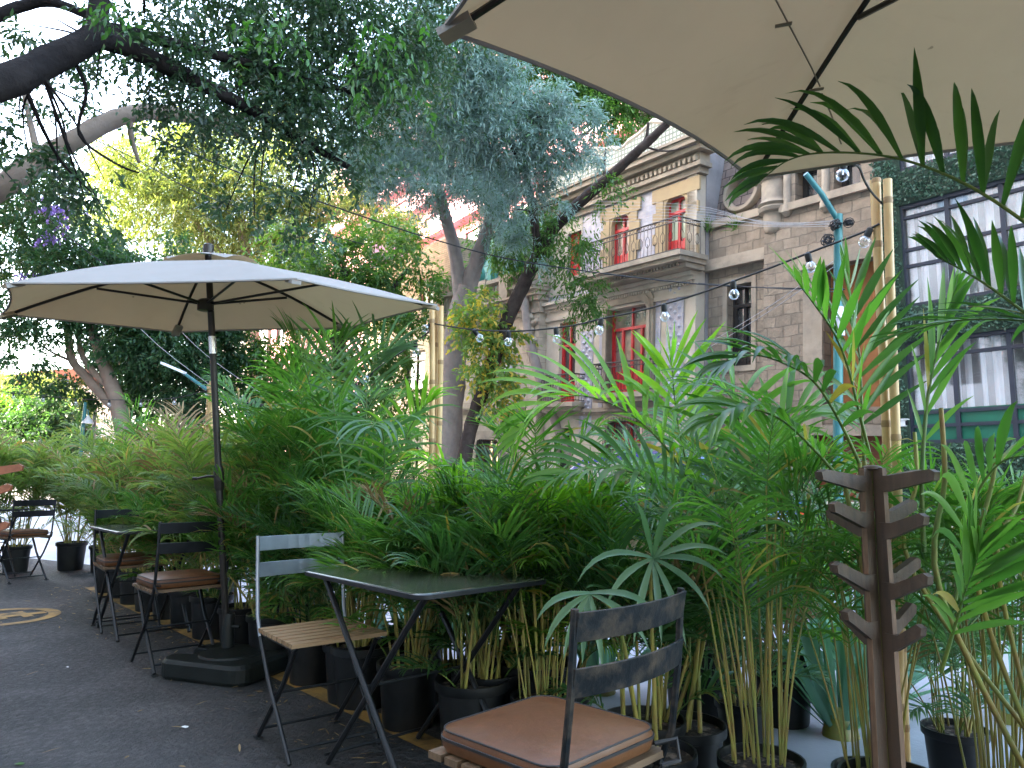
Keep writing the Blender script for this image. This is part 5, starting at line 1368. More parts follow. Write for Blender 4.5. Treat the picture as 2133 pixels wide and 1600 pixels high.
# middle storey
window(FH, dM[0], rh, 'redpaint', 'glasswarm', 4, .25, .3); window(FH, dM[1], rh, 'redpaint', 'glassdark', 2, .27, .3)
a, b, c, d = dM[0]
def arched_surround(par, h, mt_, e=.2, up=.28, pr=.1, r=.3):
    a, b, c, d = h
    for k, (g, p_) in enumerate(((e, pr), (e * .55, pr + .05))):
        m = MB(); F = FH
        outer = [(a - g, c), (a - g, d + up - .1 - r * .6)] + [(a - g + r - r * math.cos(t), d + up * (g / e) - r + r * math.sin(t)) for t in [R(x) for x in (15, 35, 55, 75, 90)]]
        outer += [(b + g - r + r * math.cos(t), d + up * (g / e) - r + r * math.sin(t)) for t in [R(x) for x in (90, 75, 55, 35, 15)]] + [(b + g, d + up - .1 - r * .6), (b + g, c)]
        inner = [(b - .01, c), (b - .01, d - r * .75), (b - r * .25, d - r * .22), (b - r * .8, d - .01), (a + r * .8, d - .01), (a + r * .25, d - r * .22), (a + .01, d - r * .75), (a + .01, c)]
        # strips
        no, ni = len(outer), len(inner); inner = list(reversed(inner))
        res = [inner[min(int(i * ni / no), ni - 1)] for i in range(no)]
        for i in range(no - 1):
            q = [outer[i], outer[i + 1], res[i + 1], res[i]]
            m.face([F(u, p_ - k * .0, v) for u, v in q], q)
            m.face([F(outer[i][0], p_, outer[i][1]), F(outer[i + 1][0], p_, outer[i + 1][1]), F(outer[i + 1][0], 0, outer[i + 1][1]), F(outer[i][0], 0, outer[i][1])])
            m.face([F(res[i][0], p_, res[i][1]), F(res[i + 1][0], p_, res[i + 1][1]), F(res[i + 1][0], -.2, res[i + 1][1]), F(res[i][0], -.2, res[i][1])])
        m.build('surround', M[mt_], par)
arched_surround(rh, dM[0], 'stonetrim')
m = MB(); m.box(FH, a - .42, a - .24, -.01, .02, c - .2, d + .3); m.box(FH, b + .24, b + .42, -.01, .02, c - .2, d + .3); m.box(FH, a - .42, b + .42, -.01, .021, d + .3, d + .55); m.build('tile_border', M['tile'], rh)
for (l, r_, t_, b_) in ((1209, 1234, 690, 905), (1388, 1424, 590, 860)):
    h = rc(l, r_, t_, b_); m = MB(); m.box(FH, h[0], h[1], -.01, .025, h[2], h[3])
    pn = m.build('tile_panel', M['tile'], rh); m = MB(); v = h[2] + .14; k = 0
    while v < h[3] - .1:
        for q in ((.25, .75) if k % 2 else (.5,)):
            u = h[0] + (h[1] - h[0]) * q; s_ = .085
            for j in range(4):
                x0, y0 = [(-s_, 0), (0, s_), (s_, 0), (0, -s_)][j]; x1, y1 = [(0, s_), (s_, 0), (0, -s_), (-s_, 0)][j]
                m.face([FH(u + x0, .026, v + y0), FH(u + x1, .026, v + y1), FH(u, .09, v)])
        v += .13; k += 1
    m.build('relief_studs', M['relief'], pn)
for (x0, x1, yl) in ((1238, 1357, 824), (1131, 1197, 842)):
    q0 = FH.uv(x0, yl, .4); q1 = FH.uv(x1, yl - (x1 - x0) * .11, .4); v = (q0[1] + q1[1]) / 2
    m = MB(); m.box(FH, q0[0] - .08, q1[0] + .08, -.1, .55, v - .14, v); m.box(FH, q0[0], q1[0], -.1, .45, v - .26, v - .142); bb = m.build('balcony', M['stonetrim'], rh)
    railing(FH, bb, [(q0[0], 0), (q0[0], .48), (q1[0], .48), (q1[0], 0)], v, .88, .12)
cornice(FH, rh, uL, uR + .02, FH.uv(1290, 858)[1] - .1, [(.1, .06), (.12, .14)], 'stonetrim', name='string_course', ends=False)
w_ = window(FH, dG[0], rh, 'redpaint', 'glasswarm', 2, .35, .2); arched_surround(rh, dG[0], 'stonetrim', .16, .2, .08)
m = MB(); a, b, c, d = dG[0]; u = a - .1
while u < b + .1: m.tube([FH(u, .16, c), FH(u, .16, d + .12)], .011, 4); u += .12
for v in (c + .1, c + (d - c) * .55, d): m.tube([FH(a - .12, .16, v), FH(b + .12, .16, v)], .012, 4)
m.build('window_grille', M['iron'], w_)
m = MB(); a, b, c, d = dG[1]; m.box(FH, a, b, -.25, -.18, c, d); m.build('door', M['iron'], rh)
# ---------------------------------------------------------------- green roofed house
gL = FH.uv(928, 700)[0]; gR = uL - .012
gh = hroot('house', 'limestone house with a verdigris green mansard roof and stone balustrade', (gL + gR) / 2)
vB = FH.uv(1040, 640)[1]
wM = rc(1006, 1068, 668, 800); wG = [rc(996, 1045, 915, 1000)]
m = MB(); wallholes(m, FH, gL, gR, -1.6, vB, [wM] + wG); m.build('wall', M['ashlar'], gh)
m = MB(); m.box(FH, gL, gR, -9, -.34, -1.6, vB); m.build('body', M['grey'], gh)
wn = window(FH, wM, gh, 'wood', 'glasswhite', 2, .25, 0.0); wn2 = window(FH, wG[0], gh, 'wood', 'glassdark', 2, .2, 0)
m = MB(); a, b, c, d = wM; m.tube([FH(a + (b - a) * t, -.1, d - (d - c) * .22 + .35 * math.sin(math.pi * t)) for t in [k / 10 for k in range(11)]], .05, 6); m.build('arch_bar', M['wood'], wn)
for wq, w2 in ((wG[0], wn2), (wM, wn)):
    m = MB(); a, b, c, d = wq; u = a; hh = d if w2 is wn2 else c + .75
    while u < b: m.tube([FH(u, .12, c), FH(u, .12, hh)], .012, 4); u += .13
    m.tube([FH(a, .12, c + .05), FH(b, .12, c + .05)], .014, 4); m.tube([FH(a, .12, hh - .03), FH(b, .12, hh - .03)], .014, 4); m.build('window_grille', M['iron'], w2)
arched_surround(gh, wG[0], 'stonetrim', .2, .3, .09)
cornice(FH, gh, gL, gR - .9, vB - .55, [(.2, .06), (.14, .14), (.16, .26), (.1, .42), (.08, .5)], 'stonetrim', ends=False, dent=(.2, .12, .1, .16))
cornice(FH, gh, gL, gR, FH.uv(1000, 858)[1] - .12, [(.1, .08), (.1, .18), (.06, .24)], 'stonetrim', name='string_course', ends=False)
pL = FH.uv(1103, 600, .3)[0]
m = MB(); m.box(FH, pL, gR - .02, -.01, .32, -1.6, vB - .6); m.build('pilaster', M['ashlar'], gh)
m = MB(); v = vB - .6
for h, e in ((.12, .06), (.3, .02), (.16, .14), (.16, .28), (.12, .42), (.1, .5), (.08, .42)): m.box(FH, pL - e, gR + .02 + e * .4, -.1, .32 + e, v, v + h - .003); v += h
m.box(FH, pL - .05, gR, -.1, .42, v, v + .85); m.box(FH, pL - .12, gR + .06, -.12, .5, v + .85, v + 1.0); m.build('pier', M['stonetrim'], gh)
m = MB(); rngc = random.Random(8)
for k in range(26):
    t = k / 25; u = (pL + gR) / 2 + rngc.uniform(-.24, .24) * (1 - .5 * t); vv = vB - .75 - t * 1.25; r = rngc.uniform(.08, .17)
    m.lathe([(.01, -r), (r * .7, -r * .7), (r, 0), (r * .7, r * .7), (.01, r)], 7, FH(u, .36, vv), Frame((0, 0, 0), rgt, -N_AW, upv))
m.build('carved_ornament', M['stonetrim'], gh, True)
# balustrade
bu0 = FH.uv(962, 640, .3)[0]; v = vB - .0
m = MB(); m.box(FH, gL, pL, -.05, .3, v, v + .14); m.box(FH, gL, pL, -.05, .34, v + .86, v + 1.0)
for u in (bu0 + .1, bu0 + (pL - bu0) * .33, bu0 + (pL - bu0) * .66): m.box(FH, u - .28, u + .28, -.08, .38, v, v + 1.06)
bal = m.build('balustrade', M['stonetrim'], gh); m = MB(); u = gL + .1
while u < pL - .1:
    m.lathe([(.07, .14), (.05, .2), (.09, .42), (.05, .66), (.06, .72), (.045, .8), (.07, .86)], 8, FH(u, .13, v), Frame((0, 0, 0), rgt, -N_AW, upv)); u += .25
m.build('balusters', M['stonetrim'], bal, True)
# mansard roof
r0, r1 = gL + .1, gR - .15; vt = vB + 3.9
m = MB()
q = lambda u, w, v: FH(u, w, v)
m.face([q(r0, -.5, vB), q(r1, -.5, vB), q(r1, -1.7, vt), q(r0 + 1.2, -1.7, vt)], [(r0, 0), (r1, 0), (r1, 4.1), (r0 + 1.2, 4.1)])
m.face([q(r0, -8, vB), q(r0, -.5, vB), q(r0 + 1.2, -1.7, vt), q(r0 + 1.2, -7, vt)], [(-8, 0), (-.5, 0), (-1.7, 4.1), (-7, 4.1)])
m.face([q(r1, -.5, vB), q(r1, -8, vB), q(r1, -7, vt), q(r1, -1.7, vt)], [(0, 0), (8, 0), (7, 4), (1.2, 4)])
m.face([q(r0 + 1.2, -1.7, vt), q(r1, -1.7, vt), q(r1, -7, vt), q(r0 + 1.2, -7, vt)])
rf = m.build('roof', M['copper'], gh)
m = MB(); m.box(FH, r0 + 1.0, r1 + .1, -2.0, -1.55, vt - .1, vt + .15); m.tube([q(r0, -.48, vB), q(r0 + 1.2, -1.68, vt)], .1, 6); m.build('ridge_trim', M['copperplain'], rf)
dh = rc(1030, 1066, 505, 595, -.6)
m = MB(); a, b, c, d = dh; wallholes(m, FH, a - .22, b + .22, vB + .2, d + .25, [dh], -.45, .9); m.box(FH, a - .35, b + .35, -1.4, -.35, d + .25, d + .4); dm = m.build('dormer', M['copperplain'], gh)
window(FH, dh, dm, 'copperplain', 'glasswarm', 2, .3, 0, w=-.7, name='dormer_window')
m = MB(); ov = FH(r0 + 1.5, -.55, vB + 1.6)
m.lathe([(.34, -.1), (.5, 0), (.48, .25), (.34, .3)], 16, ov, Frame((0, 0, 0), rgt, upv, -N_AW)); m.lathe([(.2, .3), (.3, .6), (.1, .8)], 10, ov + upv * .45, FH if False else Frame((0, 0, 0), rgt, N_AW, upv)); m.build('round_dormer', M['copperplain'], gh, True)
# ---------------------------------------------------------------- beige house on the left
bL = FH.uv(760, 720)[0]
bh = hroot('house', 'plain beige house with dark windows left of the middle bamboo canes', (bL + gL) / 2)
vv = FH.uv(880, 668)[1]; bw = [rc(842, 884, 732, 812), rc(842, 880, 900, 985), rc(772, 800, 740, 815)]
m = MB(); wallholes(m, FH, bL, gL - .02, -1.6, vv, bw); m.build('wall', M['ashlar'], bh)
m = MB(); m.box(FH, bL, gL - .02, -9, -.34, -1.6, vv + 3.4); m.build('body', M['tanbrick'], bh)
m = MB(); wallholes(m, FH, bL, gL - .02, vv + .35, vv + 3.4, [rc(868, 896, 575, 640), rc(800, 830, 585, 645)], -.15, .25); m.build('upper_wall', M['tanbrick'], bh)
for h in (rc(868, 896, 575, 640), rc(800, 830, 585, 645)): window(FH, h, bh, 'wood', 'glassdark', 2, .3, 0, w=-.32)
cornice(FH, bh, bL, gL - .02, vv - .05, [(.14, .1), (.12, .22), (.1, .34)], 'stonetrim', ends=False)
for h in bw: window(FH, h, bh, 'iron', 'glassdark', 2, .25, 0)
# ---------------------------------------------------------------- further houses along the row
for (xl, xr, yt, mt_, lab) in ((560, 756, 560, 'pink', 'pinkish house half hidden by the dark green tree, beyond the beige house'), (395, 552, 640, 'grey', 'grey house deep in shade behind the slim pale trunks')):
    a = FH.uv(xl, 800)[0]; b = FH.uv(xr, 800)[0] - .03; h = hroot('house', lab, (a + b) / 2); vt_ = FH.uv((xl + xr) / 2, yt)[1]
    hs = []
    for fl in range(3):
        for k in range(4):
            u = a + (b - a) * (k + .5) / 4; hs.append((u - (b - a) * .06, u + (b - a) * .06, .8 + fl * 3.6, 2.9 + fl * 3.6))
    hs = [x for x in hs if x[3] < vt_ - .3]
    m = MB(); wallholes(m, FH, a, b, -1.8, vt_, hs); m.build('wall', M[mt_], h)
    m = MB(); m.box(FH, a, b, -9, -.34, -1.8, vt_); m.build('body', M[mt_], h)
    cornice(FH, h, a, b, vt_, [(.15, .12), (.12, .25)], 'pale', ends=False)
    for x in hs: window(FH, x, h, 'iron', 'glassdark', 2, .25, 0)
# ---------------------------------------------------------------- stone house
RC = -.45
sL = uR + .014; sM = FH.uv(1606, 600, RC)[0]; sR = FH.uv(1862, 560, RC + .3)[0]
sh = hroot('house', 'rough grey stone house with a slate roof, oval window and orange boarded opening', (sL + sR) / 2)
vl = FH.uv(1530, 545, RC)[1]; vp = FH.uv(1540, 462, RC)[1]
niche = FH.rect(1515, 1566, 592, 762, RC)
m = MB(); wallholes(m, FH, sL, sM, -2.4, vp, [niche], RC, .35); m.build('wall', M['rough'], sh)
big = FH.rect(1716, 1835, 545, 848, RC + .28); low = FH.rect(1690, 1840, 905, 1230, RC + .28); up = [FH.rect(1656, 1702, 345, 412, RC + .28), FH.rect(1737, 1792, 325, 392, RC + .28), FH.rect(1818, 1842, 310, 372, RC + .28)]
low = (low[0], low[1], -1.2, low[3])
vtop = FH.uv(1720, 210, RC)[1]
m = MB(); wallholes(m, FH, sM, sR, -2.4, vtop, [big, low] + up, RC + .28, .4); m.build('bay_wall', M['rough'], sh)
m = MB(); m.box(FH, sL, sM, -9, RC - .37, -2.4, vp); m.box(FH, sM, sR, -9, RC - .14, -2.4, vtop); m.build('body', M['rough'], sh)
m = MB(); m.box(FH, sL, sM - .03, RC - .1, RC + .22, vl - .16, vl + .0); m.box(FH, sL, sM - .03, RC - .1, RC + .14, vl + .002, vl + .16); m.box(FH, sL, sM - .03, RC - .1, RC + .08, vp, vp + .2); m.build('ledge', M['stonetrim'], sh)
window(FH, niche, sh, 'iron', 'glassdark', 2, .25, .22, w=RC - .3)
m = MB(); a, b, c, d = niche; m.box(FH, a - .14, a, RC - .02, RC + .03, c - .14, d + .2); m.box(FH, b, b + .14, RC - .02, RC + .03, c - .14, d + .2); m.box(FH, a, b, RC - .02, RC + .03, c - .14, c); m.box(FH, a, b, RC - .02, RC + .03, d, d + .2); m.build('surround', M['stonetrim'], sh)
m = MB(); a, b, c, d = big; m.box(FH, a, b, RC - .06, RC, c, d)
ob = m.build('boarded_opening', M['orangeboard'], sh)
m = MB(); m.box(FH, a - .5, a - .01, RC + .2, RC + .33, c - .4, d); m.box(FH, a - .6, b + .4, RC + .2, RC + .38, d, d + .36); m.box(FH, a - .6, b + .4, RC + .2, RC + .4, c - .62, c - .4); m.build('surround', M['stonetrim'], sh)
for h in up:
    window(FH, h, sh, 'iron', 'glassdark', 1, 0, 0, w=RC - .1)
m = MB(); m.box(FH, sM + .5, sR, RC + .2, RC + .4, up[0][2] - .22, up[0][2] - .04); m.build('sill_band', M['stonetrim'], sh)
for (x, y) in ((1720, 420), (1640, 430)):
    u, v = FH.uv(x, y, RC + .3); m = MB(); m.lathe([(.05, -.25), (.14, -.15), (.13, 0), (.09, .06), (.09, 1.5)], 10, FH(u, RC + .3, v), Frame((0, 0, 0), rgt, -N_AW, upv)); m.build('colonnette', M['stonetrim'], sh, True)
m = MB(); a, b, c, d = low; m.box(FH, a, b, RC - .08, RC - .02, c, d); m.build('hoarding', M['wood'], sh)
# corner turret
u, v = FH.uv(1610, 437, RC + .25)
FT = Frame((0, 0, 0), rgt, -N_AW, upv)
m = MB(); m.lathe([(.16, -.62), (.27, -.55), (.3, -.45), (.32, -.1), (.42, -.06), (.45, .02), (.4, .07), (.46, .13), (.4, .18), (.36, .26), (.36, .7), (.42, .74), (.42, .82), (.36, .86), (.36, 3.2)], 20, FH(u, RC + .1, v), FT); m.build('turret', M['stonetrim'], sh, True)
# slate roof with oval window
m = MB(); q = lambda u, w, v: FH(u, w, v)
m.face([q(sL, RC - .2, vp + .1), q(sM + .3, RC - .2, vp + .1), q(sM + .3, RC - 1.2, vp + 5), q(sL, RC - 1.2, vp + 5)], [(sL, 0), (sM, 0), (sM, 5.2), (sL, 5.2)])
m.face([q(sL, RC - 1.2, vp + 5), q(sM + .3, RC - 1.2, vp + 5), q(sM + .3, -8, vp + 5), q(sL, -8, vp + 5)]); m.face([q(sL, -8, vp), q(sL, RC - .2, vp + .1), q(sL, RC - 1.2, vp + 5), q(sL, -8, vp + 5)]); m.build('roof', M['slate'], sh)
u, v = FH.uv(1556, 402, RC - .45)
FO = Frame((0, 0, 0), rgt, upv * .95 - N_AW * -.1, -N_AW)
m = MB(); m.lathe([(.62, -.5), (.62, .16), (.56, .24), (.46, .24), (.42, .1), (.4, -.2)], 24, FH(u, RC - .4, v), FO, cap0=False, cap1=False); ow = m.build('oval_window', M['stonetrim'], sh, True)
m = MB(); m.lathe([(.41, -.1), (.41, -.05)], 24, FH(u, RC - .4, v), FO); m.build('pane', M['glassdark'], ow)
# sparse weeds growing on the ledge
for (x, y) in ((1482, 480), (1535, 475)):
    u, v = FH.uv(x, y, RC); c = FH(u, RC + .12, v); t = thing('weed_tuft', 'tuft of dry weeds growing on the stone ledge, ' + ('beside the red house corner' if x < 1500 else 'below the slate roof'), 'weeds', c)
    V_, F_ = ribbons(np.repeat([list(c)], 40, 0) + np.random.default_rng(x).normal(0, .06, (40, 3)), np.random.default_rng(x + 1).normal(0, .5, (40, 3)) + [0, 0, .9], np.repeat([[0, -1., .1]], 40, 0), np.random.default_rng(x + 2).uniform(.15, .4, 40), np.full(40, .02), np.full(40, .8), 4)
    npobj('foliage', V_, F_, M['midleaf'], t)
# ---------------------------------------------------------------- hedge covered building
ang = R(39); S2 = Vector((-math.sin(ang), math.cos(ang), 0)); N2 = Vector((math.cos(ang), math.sin(ang), 0))
corner = P(1858, 985, 13.2); corner.z = 0
FG = Frame(corner, -S2, -N2, UPV)
hb = thing('hedge_building', 'building clad in green boxwood panels with large gridded windows at the right', 'building', corner)
g = FG.rect
wins = [g(1877, 2330, 424, 645), g(1884, 2330, 700, 925), g(1930, 2330, 1015, 1152), g(1876, 2330, 268, 372)]
wins = [(a, 7.2, c, d) for a, b, c, d in wins]
# keep sills level by using corner heights
def lv(x, y): return FG.uv(x, y)
wins = [(lv(1879, 540)[0], 7.4, lv(1891, 640)[1], lv(1878, 428)[1]), (lv(1889, 800)[0], 7.4, lv(1896, 925)[1], lv(1890, 712)[1]), (lv(1936, 1060)[0], 7.4, lv(1940, 1128)[1], lv(1940, 1022)[1]), (lv(1872, 330)[0], 7.4, lv(1874, 358)[1], lv(1874, 200)[1])]
m = MB(); wallholes(m, FG, 0, 9, -.3, 9.2, wins, 0, .25); m.build('wall', M['hedgeback'], hb)
m = MB(); m.box(FG, 0, 9, -8, -.3, -.3, 9.2); m.build('body', M['grey'], hb)
rng = np.random.default_rng(77); N_ = 70000
uu = rng.uniform(-.02, 9, N_); vv_ = rng.uniform(0, 9.2, N_)
ok = np.ones(N_, bool)
for a, b, c, d in wins: ok &= ~((uu > a - .02) & (uu < b) & (vv_ > c - .02) & (vv_ < d + .02))
ok &= uu < 7.4
uu, vv_ = uu[ok], vv_[ok]; n = len(uu); ww = .03 + .07 * rng.uniform(0, 1, n) + .03 * np.sin(uu * 9) * np.sin(vv_ * 8)
B = np.array(corner)[None] + np.outer(uu, np.array(FG.ax)) + np.outer(ww, np.array(FG.ay)) + np.outer(vv_, np.array(UPV))
D = rng.normal(0, .7, (n, 3)) + np.array(FG.ay) * .5; D = nrm(D); Nn = nrm(rng.normal(0, .6, (n, 3)) + np.array(FG.ay)); S_ = nrm(np.cross(D, Nn)); L_ = rng.uniform(.05, .085, n)[:, None]
Vv = np.stack([B, B + D * L_ * .5 + S_ * L_ * .28, B + D * L_, B + D * L_ * .5 - S_ * L_ * .28], 1).reshape(-1, 3)
npobj('boxwood_cladding', Vv, np.arange(n * 4).reshape(-1, 4), M['hedgeleaf'], hb)
def bigwin(h, kind):
    a, b, c, d = h; w = -.14; m = MB(); fr = .035
    m.box(FG, a - .02, b, w, w + .1, d - .06, d); m.box(FG, a - .02, b, w, w + .1, c, c + .06); m.box(FG, a - .02, a + .04, w, w + .1, c + .06, d - .06)
    k = 0; u = a + .75
    while u < b: m.box(FG, u - fr, u + fr, w + .002, w + .08, c + .06, d - .06); u += .82
    fs = {'up': (.12, .44, .6), 'lo': (.18, .76) , 'lv': (.26,), 'top': (.5,)}[kind]
    if kind == 'lo': fs = (.16, .34 + .36, .83)
    for f in fs: m.box(FG, a, b, w + .004, w + .075, d - (d - c) * f - .028, d - (d - c) * f + .028)
    o = m.build('gridded_window', M['navyframe'], hb)
    if kind == 'lv':
        m = MB(); v = c + .02
        while v < d - .05: m.prism([(w - .05, v), (w - .02, v), (w + .02, v + .035), (w - .01, v + .05)], Frame(FG(a, 0, 0), FG.ay, -FG.ax, UPV), 0, a - b); v += .055
        m.build('louvre_blades', M['louvre'], o)
        m = MB(); m.box(FG, a, b, w - .12, w - .08, c, d); m.build('backing', M['lens'], o); return
    cb = c if kind != 'lo' else c + (d - c) * .33
    m = MB(); u = a; seg = []
    n = int((b - a) / .035)
    for k in range(n + 1):
        t = a + (b - a) * k / n; ph = math.sin(k * 1.05) * .03 + math.sin(k * .37) * .015; seg.append((t, w - .16 + ph))
    for p, q in zip(seg, seg[1:]): m.face([FG(p[0], p[1], cb), FG(q[0], q[1], cb), FG(q[0], q[1], d), FG(p[0], p[1], d)])
    m.build('curtain', M['curtain'], o)
    m = MB(); m.box(FG, a, b, w - .01, w + .03, cb, d); pn_ = m.build('pane', M['thinpane'], o)
    if kind == 'lo':
        m = MB(); m.box(FG, a, b, w - .02, w + .03, c, cb - .004); m.build('green_panel', M['greenpanel'], o)
M['thinpane'] = None
mm, nt, out = newmat('thin reflecting pane')
tb = nt.nodes.new('ShaderNodeBsdfTransparent'); gl = nt.nodes.new('ShaderNodeBsdfGlossy'); gl.inputs['Roughness'].default_value = .03
mx = nt.nodes.new('ShaderNodeMixShader'); mx.inputs[0].default_value = .22
nt.links.new(tb.outputs[0], mx.inputs[1]); nt.links.new(gl.outputs[0], mx.inputs[2]); nt.links.new(mx.outputs[0], out.inputs[0]); M['thinpane'] = mm
for h, k in zip(wins, ('up', 'lo', 'lv', 'top')): bigwin(h, k)
# ---------------------------------------------------------------- pink tower behind
FP = Frame(N_AW * 34 + S_DIR * 40, RT, -N_AW, UPV)
a = FP.uv(690, 400)[0]; b = FP.uv(1330, 300)[0]
tw = thing('apartment_tower', 'tall pink apartment tower in sunlight behind the row of old houses', 'building', FP((a + b) / 2, 0, 0))
hs = []; nf = 10
for f in range(nf):
    for k in range(7): hs.append((a + (b - a) * (k + .25) / 7, a + (b - a) * (k + .75) / 7, 3 + f * 3.6, 5.0 + f * 3.6))
m = MB(); wallholes(m, FP, a, b, -1, 42, hs, 0, .3); m.build('wall', M['pink'], tw)
m = MB(); m.box(FP, a, b, -14, -.4, -1, 42); m.build('body', M['pink'], tw)
w0 = None
for h in hs:
    mm_ = MB(); mm_.box(FP, h[0], h[1], -.26, -.2, h[2], h[3]); mm_.box(FP, (h[0] + h[1]) / 2 - .05, (h[0] + h[1]) / 2 + .05, -.2, -.15, h[2], h[3])
    mm_.build('window', M['glassdark'], tw)
for f in range(nf):
    m = MB(); m.box(FP, a, b, .002, 1.1, 2.3 + f * 3.6, 2.5 + f * 3.6); m.box(FP, a, b, 1.0, 1.1, 2.502 + f * 3.6, 3.3 + f * 3.6); m.build('balcony', M['pink'], tw)
# far end of the street at the left
c = P(215, 985, 52); FE = Frame(V((c.x, c.y, 0)), V((.93, .37, 0)).normalized(), V((.37, -.93, 0)).normalized(), UPV)
fw = thing('white_building', 'low white sunlit building at the far left end of the street', 'building', FE(0, 0, 0))
hs = [(-1.9 + k * 1.6, -1.1 + k * 1.6, .6, 2.2) for k in range(3)]
m = MB(); wallholes(m, FE, -2.4, 2.4, -.5, 3.9, hs, 0, .25); m.build('wall', M['white'], fw)
m = MB(); m.box(FE, -2.4, 2.4, -7, -.3, -.5, 3.9); m.build('body', M['white'], fw)
for h in hs: window(FE, h, fw, 'iron', 'glassdark', 2, .3, 0, w=-.18)
m = MB(); m.box(FE, -2.5, 2.5, -7.1, .2, 3.9, 4.15); m.build('parapet', M['pale'], fw)
c = P(80, 985, 85); FE2 = Frame(V((c.x, c.y, 0)), V((.95, .3, 0)).normalized(), V((.3, -.95, 0)).normalized(), UPV)
fr_ = thing('red_roofed_building', 'distant pale building with a sloping reddish roof at the far left skyline', 'building', FE2(0, 0, 0))
m = MB(); m.box(FE2, -6, 6, -8, 0, -.5, 11.2); m.build('wall', M['warmwall'], fr_)
m = MB(); m.prism([(-6.4, 11.2), (6.4, 11.2), (4.5, 13.2), (-1, 12.6)], FE2, -8.4, .4); m.build('roof', M['wood'], fr_)
for k in range(5):
    m = MB(); m.box(FE2, -5 + k * 2.2, -3.8 + k * 2.2, .002, .05, 6, 8.5); m.build('window', M['glassdark'], fr_)
# row of houses on our own side of the street, behind the camera (throws the afternoon shade)
FB = Frame(N_AW * -7.5, S_DIR, N_AW, UPV)
for k, (s0, s1, h, mt_, lab) in enumerate(((-34, -4, 30, 'warmwall', 'cream apartment block on the terrace side of the street, behind the viewpoint'), (-3.9, 20, 29, 'pale', 'pale apartment block behind the terrace'), (20.1, 46, 34, 'warmwall', 'cream apartment block along the terrace side, farther up the street'))):
    t = thing('apartment_block', lab, 'building', FB((s0 + s1) / 2, -5, 0))
    hs = []
    n = int((s1 - s0) / 3.2)
    for f in range(6):
        for j in range(n): u = s0 + (s1 - s0) * (j + .5) / n; hs.append((u - .6, u + .6, 1 + f * 3.7, 3.1 + f * 3.7))
    hs = [x for x in hs if x[3] < h - .5]
    m = MB(); wallholes(m, FB, s0, s1, -.5, h, hs, 0, .3); m.build('wall', M[mt_], t)
    m = MB(); m.box(FB, s0, s1, -11, -.35, -.5, h); m.build('body', M[mt_], t)
    m = MB()
    for x in hs[:90]: m.box(FB, x[0], x[1], -.3, -.2, x[2], x[3])
    m.build('glazing', M['glassdark'], t)
# ================================================================ street things
def at_wall(F, x, y, w=0): u, v = F.uv(x, y, w); return F(u, w, v)
# garden wall with iron fence
m_ = MB(); a = FH.uv(1195, 970, 2.0)[0]; b = FH.uv(1480, 985, 2.0)[0]
gw = thing('garden_wall', 'low terracotta garden wall in front of the red windowed house', 'wall', FH((a + b) / 2, 2.0, 0))
z_ = lambda u, w, z: V((FH(u, w, 0).x, FH(u, w, 0).y, z))
FGW = Frame(z_(a, 2.0, 0), Vector((RT.x, RT.y, 0)), -N_AW, UPV)
m_.box(FGW, 0, b - a, -.12, .12, -.05, 1.15); m_.build('wall', M['terracotta'], gw)
m = MB(); m.box(FGW, -.05, b - a + .05, -.17, .17, 1.15, 1.25); m.build('coping', M['stonetrim'], gw)
a = FH.uv(690, 990, 1.6)[0]; b = FH.uv(1000, 990, 1.6)[0]
fe_ = thing('iron_fence', 'grey iron railing fence at the foot of the forked tree', 'fence', FH((a + b) / 2, 1.6, 0))
FF = Frame(z_(a, 1.6, 0), Vector((RT.x, RT.y, 0)), -N_AW, UPV); Lf = b - a
m = MB(); u = 0
while u < Lf: m.tube([FF(u, 0, .02), FF(u, 0, 1.25)], .016, 5); u += .14
m.build('bars', M['iron'], fe_); m = MB()
for z in (.15, 1.12): m.tube([FF(0, 0, z), FF(Lf, 0, z)], .02, 5)
m.build('rail', M['iron'], fe_)
u = 0
while u <= Lf: m = MB(); m.box(FF, u - .04, u + .04, -.04, .04, 0, 1.35); m.build('post', M['iron'], fe_); u += 2.2
# teal post
tb_ = P(1738, 985, 8.6); tb_.z = -.02; tt = P(1746, 447, 8.6)
tp = thing('teal_post', 'teal street post with tangled cables and paper notices, left of the thick bamboo canes', 'street post', tb_)
m = MB(); m.tube([tb_, tb_ + V((0, 0, .3)), tt], [.066, .058, .05], 14); m.lathe([(.12, -.02), (.12, .03), (.08, .06)], 14, tb_); m.build('pole', M['teal'], tp, True)
m = MB(); m.tube([tt + V((-.02, 0, -.05)), P(1712, 405, 8.5), P(1678, 362, 8.4)], .033, 10); m.build('arm', M['teal'], tp, True)
rg = random.Random(3)
for (x, y, r) in ((1740, 468, .075), (1724, 500, .08), (1768, 464, .06)):
    m = MB(); c = P(x, y, 8.5)
    for k in range(9):
        a1, a2 = rg.uniform(0, 6.3), rg.uniform(0, 6.3); ax_ = V((math.cos(a1), math.sin(a1) * .6, rg.uniform(-1, 1))).normalized(); bx = ax_.cross(V((math.sin(a2), .4, math.cos(a2)))).normalized(); q_ = r * rg.uniform(.5, 1)
        m.tube([c + (ax_ * math.cos(t) + bx * math.sin(t)) * q_ + V((0, 0, 0)) for t in [2 * math.pi * j / 10 for j in range(11)]], .006, 4)
    m.build('cable_coil', M['cable'], tp)
